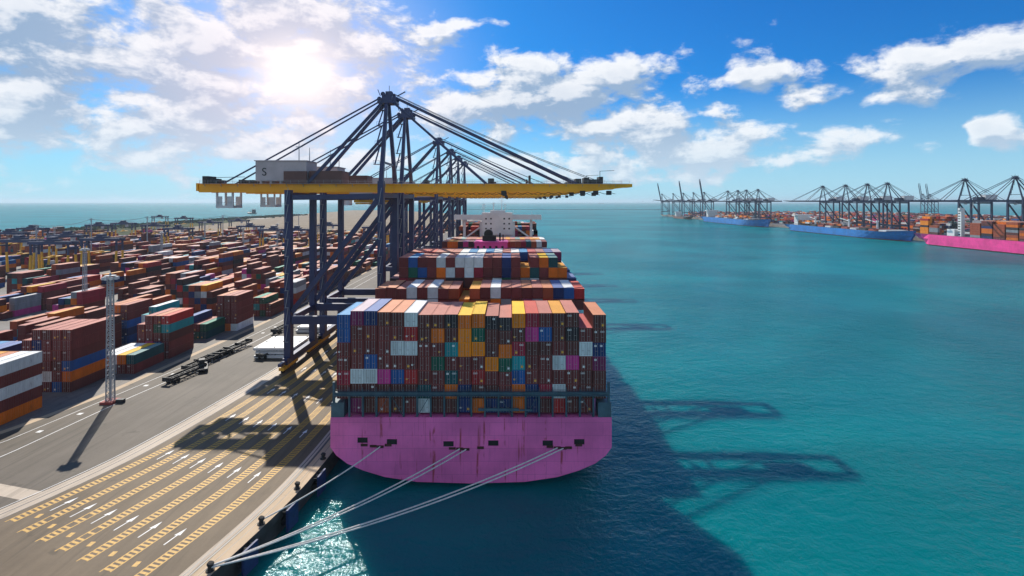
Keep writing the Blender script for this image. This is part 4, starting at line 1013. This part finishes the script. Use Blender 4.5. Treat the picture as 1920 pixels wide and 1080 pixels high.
# ------------------------------------------------------------------ the terminal across the water
tq = lambda D: 555 + (D - 500) * .006
DD = [380, 450, 600, 800, 1000, 1300, 1600, 1870]
sheet('far_terminal_ground', [[(tq(D) + u, D, 4.) for u in (0, 60, 200, 520, 1100)] for D in DD], YARDG)
bm = bmesh.new(); prev = None
for D in DD:
    cur = [bm.verts.new((tq(D), D, 4.)), bm.verts.new((tq(D), D, -3))]
    if prev: bm.faces.new((prev[0], prev[1], cur[1], cur[0]))
    prev = cur
cur = [bm.verts.new((tq(1870) + 1100, 1870, 4.)), bm.verts.new((tq(1870) + 1100, 1870, -3))]; bm.faces.new((prev[0], prev[1], cur[1], cur[0]))
tag(obj('far_quay_wall', bm, paint('far_quay_concrete', (.22, .19, .17), .8, .2, .1)), 'low pale quay wall of the terminal across the water, behind the blue ships', 'quay wall')
fcr, _h = make_crane('far_harbour_crane', 'container crane', FARNAVY, FARNAVY, LGREY, True)
FAR = [(1903, .0, 'harbour crane across the water, directly behind the hot pink ship'), (1808, .0, 'harbour crane across the water at the hot pink ship\'s stern'), (1662, 0., 'harbour crane across the water over the near end of the larger blue ship'),
  (1624, 0, 'harbour crane across the water, second from the near end of the larger blue ship'), (1583, 0, 'harbour crane across the water, third from the near end of the larger blue ship'), (1540, 0, 'harbour crane across the water at the far end of the larger blue ship'),
  (1418, 0, 'harbour crane across the water at the near end of the smaller blue ship'), (1396, 0, 'harbour crane across the water, second from the near end of the smaller blue ship'), (1380, 0, 'harbour crane across the water, third along the smaller blue ship'), (1361, 0, 'harbour crane across the water, fourth along the smaller blue ship')]
AX = 562.
first = True
FC = []
for px, u, lab in FAR:
    D = AX * F / (px - 955); o = fcr if first else copy_tree(fcr); first = False
    o.location = (AX + (D - 500) * .006, D, 4.02); o.rotation_euler = (0, 0, math.pi); o.scale = (.92, .92, .935); tag(o, lab, 'container crane', 'dark cranes of the terminal across the water'); FC.append(o)
# cranes with their booms raised, at the far end
def raised_from(src, lab, D, px, ang):
    o = src.copy(); C.objects.link(o); o.location = (AX + 7, D, 4.02); tag(o, lab, 'container crane', 'far cranes with raised booms')
    X = mirx(px, D); o.location.x = X
    for ch in list(src.children):
        n = ch.name.split('.')[0]
        if n in ('outer_forestay', 'inner_forestay'): continue
        c = ch.copy(); C.objects.link(c); c.parent = o
        for g in ch.children: gg = g.copy(); C.objects.link(gg); gg.parent = c
        if n == 'boom':
            piv = Vector((2.6, 0, 53.1)); c.matrix_local = Matrix.Translation(piv) @ Matrix.Rotation(-ang, 4, 'Y') @ Matrix.Translation(-piv)
    return o
for px, D, ang, lab in ((1241, 1830, R(78), 'hazy far crane with raised boom at the very end of the opposite quay'), (1262, 1740, R(4), 'hazy far crane with lowered boom beside the raised one at the opposite quay end'), (1281, 1640, R(80), 'far crane with thin raised boom, second of the raised ones'),
                        (1320, 1500, R(80), 'far crane with thin raised boom beside the smaller blue ship\'s end'), (1730, 800, R(80), 'far crane with raised boom beyond the gap between the pink and blue ships'), (1743, 790, R(80), 'far crane with raised boom standing next to the hot pink ship\'s stern'), (1300, 1560, R(3), 'low dark crane between the two raised booms')):
    if px in (1730, 1743): D = 1850 + (px - 1730) * 3
    raised_from(FC[0], lab, D, px, ang)
# hulls of the ships lying there
def far_ship(name, lab, x, y0, y1, beam, deck, mat, bow_near, boot=REDBOOT):
    L = y1 - y0; t = thing(name, lab, 'ship', (x, y0, 0))
    st = []
    for k in range(25):
        f = k / 24; g = f if bow_near else 1 - f       # g = 0 at the bow
        b_deck = beam / 2 * min(1, (g / .16 + .02) ** .55); b_wl = beam / 2 * min(1, max(0.01, (g - .03) / .24) ** .75)
        if g > .93: b_wl *= max(.25, 1 - ((g - .93) / .07) * .75)
        zk = -2.5 if g < .93 else -2.5 + (g - .93) / .07 * 5.2
        dk = deck + (3.2 * max(0, 1 - g / .13) ** 1.2)
        yd = f * L; st.append((b_deck, b_wl, dk, zk, yd, g))
    bm = bmesh.new(); rings = []
    for bd, bw, dk, zk, yd, g in st:
        yw = yd + (6 * max(0, 1 - g / .1) if bow_near else -6 * max(0, 1 - g / .1))
        rings.append([bm.verts.new(p) for p in ((-bd, yd, dk), (-(bd * .6 + bw * .4), yd, dk * .55 + .4), (-bw, yw, max(zk + .1, 1.0)), (-bw * .9, yw, zk), (bw * .9, yw, zk), (bw, yw, max(zk + .1, 1.0)), ((bd * .6 + bw * .4), yd, dk * .55 + .4), (bd, yd, dk))])
    for a, c in zip(rings, rings[1:]):
        for k in range(7): bm.faces.new((a[k], a[k+1], c[k+1], c[k])).material_index = 1 if k in (2, 3, 4) else 0
        bm.faces.new((a[0], c[0], c[-1], a[-1])).material_index = 2
    bm.faces.new(rings[0]); bm.faces.new(rings[-1])
    obj('hull', bm, [mat, boot, DARK], t)
    bm = bmesh.new()
    for s in (-1, 1):
        for k in range(1, 24):
            bd, dk, yd = st[k][0], st[k][2], st[k][4]; bx(bm, s * bd - .05, s * bd + .05, yd - .05, yd + .05, dk, dk + 1.1)
            if k < 23: bar(bm, (s * bd, yd, dk + 1.1), (s * st[k+1][0], st[k+1][4], st[k+1][2] + 1.1), .07)
    obj('railing', bm, STEEL, t)
    return t, st
def tower(t, x0, x1, y, d, z0, z1, wing, name='bridge_tower'):
    bm = bmesh.new(); bx(bm, x0, x1, y, y + d, z0, z1); bx(bm, x0 - wing, x1 + wing, y + 1, y + d - 1, z1, z1 + 2.6); cyl(bm, (0, y + d / 2, z1 + 2.6), (0, y + d / 2, z1 + 9), .4, .2, 8)
    o = obj(name, bm, WHITE, t)
    z = z0 + 1.6
    while z < z1 - 1:
        bm = bmesh.new()
        for k in range(4): yy = y + 1.2 + k * (d - 2) / 4; bx(bm, x0 - .05, x0 + .1, yy, yy + 1.0, z, z + 1)
        obj('window_row', bm, GLASS, o); z += 3
    return o
SHX = 531
t, st = far_ship('container_ship', 'hot pink container ship with tall orange stacks moored across the water', SHX, 372, 640, 40, 13.2, FARPINK, True)
tower(t, -15.5, -11.5, 578 - 372, 4.4, 13.2, 43, .8)
bm = bmesh.new(); bx(bm, -18, -8, 584 - 372, 594 - 372, 13.2, 21); obj('deck_house', bm, WHITE, t)
bm = bmesh.new(); bx(bm, -1, 5, 606 - 372, 612 - 372, 13.2, 27); cyl(bm, (2, 609 - 372, 27), (2, 609 - 372, 31), 1.3, 1.1, 12); obj('funnel', bm, DARK, t)
t, st = far_ship('cargo_ship', 'larger blue cargo ship with nearly empty deck moored across the water', SHX, 664, 946, 38, 11.5, BLUEHULL, True)
tower(t, -12, 12, 912 - 664, 11, 11.5, 27, 5)
for k in range(9):
    y = 30 + k * 20; bm = bmesh.new(); bx(bm, -15, 15, y, y + 14, 11.5, 13.6 + (k % 3) * .5); obj('hatch', bm, [LGREY, paint('hatch_red', (.30, .06, .04), .7, .2), DARK][k % 3], t)
for y in (60, 120, 205):
    bm = bmesh.new(); cyl(bm, (-8, y - 4, 11.5), (-8, y - 4, 24), 1.4, 1.1, 12); bar(bm, (-8, y - 4, 23), (-9, y + 16, 27), .9); cyl(bm, (-8, y - 4, 24), (-8, y - 4, 26), 1.9, 1.6, 12); obj('deck_crane', bm, WHITE, t)
t, st = far_ship('cargo_ship', 'smaller blue cargo ship moored farther along the opposite quay', SHX + 1, 1036, 1368, 36, 13.5, BLUEHULL, True)
tower(t, -12, 12, 1325 - 1036, 12, 13.5, 28, 4)
for k in range(8):
    y = 40 + k * 26; bm = bmesh.new(); bx(bm, -14, 14, y, y + 18, 13.5, 15.5); obj('hatch', bm, LGREY if k % 2 else DARK, t)
t, st = far_ship('feeder_ship', 'low rusty brown vessel lying at the far end of the opposite quay', SHX + 8, 1500, 1640, 24, 6.5, paint('brown_hull_paint', (.16, .07, .05), .6, .2), True)
tower(t, -8, 8, 112, 10, 6.5, 18, 2)
# containers on those ships and in that yard
rf = random.Random(31)
for k in range(18):                 # hot pink ship
    y = 388 + k * 13.7
    if 563 < y < 598: continue
    hh = rf.choice([6, 7, 8, 8, 9]) if y < 570 else (8 if y > 615 else 5)
    for c in range(14):
        base = rf.choice(['orange', 'rust', 'rust', 'maroon', 'red', 'rust', 'brown'])
        for r in range(max(1, hh - rf.choice([0, 0, 0, 1]))):
            if c > 2 and r < hh - 2: continue
            MASS.add(('yellow' if y > 612 and c < 2 else base) if rf.random() < .5 else rf.choice(['orange', 'rust', 'red', 'maroon', 'brown', 'charcoal', 'white', 'navy', 'orange', 'grey']), SHX - 16.6 + c * 2.52, y, 13.4 + r * 2.66)
for y0, n, x0, z in ((1180, 8, SHX - 8, 15.6), (1120, 5, SHX - 8, 15.6), (800, 4, SHX - 9, 14.6), (880, 3, SHX - 9, 14.6)):
    for k in range(n):
        for c in range(10):
            for r in range(rf.choice([0, 1, 1, 2])): MASS.add(rf.choice(['white', 'orange', 'maroon', 'yellow', 'grey', 'rust']), x0 + c * 2.55, y0 + k * 13, z + r * 2.66)
x = 645
band = 0
while x < 1250:
    y = 400.
    while y < 1830:
        if rf.random() < .82 and x < 1.16 * (y + 40):
            hh = rf.choice([2, 3, 3, 4, 4, 5, 5])
            for c in range(6):
                h = max(0, hh + rf.choice([0, 0, -1, -1, 1]))
                for r in range(h):
                    if r < h - 2 and c > 0: continue
                    MASS.add(rf.choice(BAG) if rf.random() < .8 else rf.choice(['white', 'orange', 'rust', 'grey']), x + c * 2.56, y, 4.02 + r * 2.66)
        y += 13.2
    x += 15.4 + (10 if band % 2 else 14); band += 1
for k in range(30):                 # nearer rows beside the far quay
    y = 640 + k * 38
    for j in range(2):
        for c in range(4):
            for r in range(rf.choice([1, 2, 2, 3])): MASS.add(rf.choice(BAG), 612 + c * 2.56, y + j * 13, 4.02 + r * 2.66)
mo = MASS.build('stacked_containers'); tag(mo, kind='stuff')
# small vessels out at sea
def sea_ship(px, py, L, h, lab, cat='ship'):
    D = F * 53 / (py - 378); t = thing('cargo_ship', lab, cat, (mirx(px, D), D, 0), R(78))
    bm = bmesh.new(); A = [bm.verts.new(p) for p in ((-7, -L/2, -.5), (7, -L/2, -.5), (7, L/2 - 12, -.5), (0, L/2 - 4, -.5), (-7, L/2 - 12, -.5))]; B = [bm.verts.new(p) for p in ((-8, -L/2, h), (8, -L/2, h), (8, L/2 - 10, h), (0, L/2, h + 2), (-8, L/2 - 10, h))]
    bm.faces.new(A[::-1]); bm.faces.new(B)
    for k in range(5): bm.faces.new((A[k], A[(k+1)%5], B[(k+1)%5], B[k]))
    obj('hull', bm, DARK, t)
    bm = bmesh.new(); bx(bm, -6, 6, -L/2 + 3, -L/2 + 15, h, h + 11); bx(bm, -7, 7, -L/2 + 5, -L/2 + 12, h + 11, h + 14); obj('deck_house', bm, DARK, t)
    bm = bmesh.new(); cyl(bm, (0, L * .1, h), (0, L * .1, h + 14), .8, .5, 8); bar(bm, (0, L * .1, h + 3), (0, L * .3, h + 12), .7); obj('derrick', bm, DARK, t)
sea_ship(471, 400.5, 44, 4.5, 'small dark ship alone on the bright sea under the crane girder')
sea_ship(1127, 381.6, 150, 10, 'tiny hazy ship on the horizon past the yellow boom tip')

HAZE = .000055
# ------------------------------------------------------------------ haze
m = bpy.data.materials.new('harbour_haze'); m.use_nodes = True; nt = m.node_tree
for n in list(nt.nodes): nt.nodes.remove(n)
ou = nt.nodes.new('ShaderNodeOutputMaterial'); pv = nt.nodes.new('ShaderNodeVolumePrincipled')
pv.inputs['Color'].default_value = (.72, .90, 1., 1); pv.inputs['Density'].default_value = HAZE; pv.inputs['Anisotropy'].default_value = .25
nt.links.new(pv.outputs[0], ou.inputs['Volume'])
bm = bmesh.new(); bx(bm, -33000, 33000, -33000, 33000, -5, 145)
tag(obj('haze', bm, m), kind='stuff')
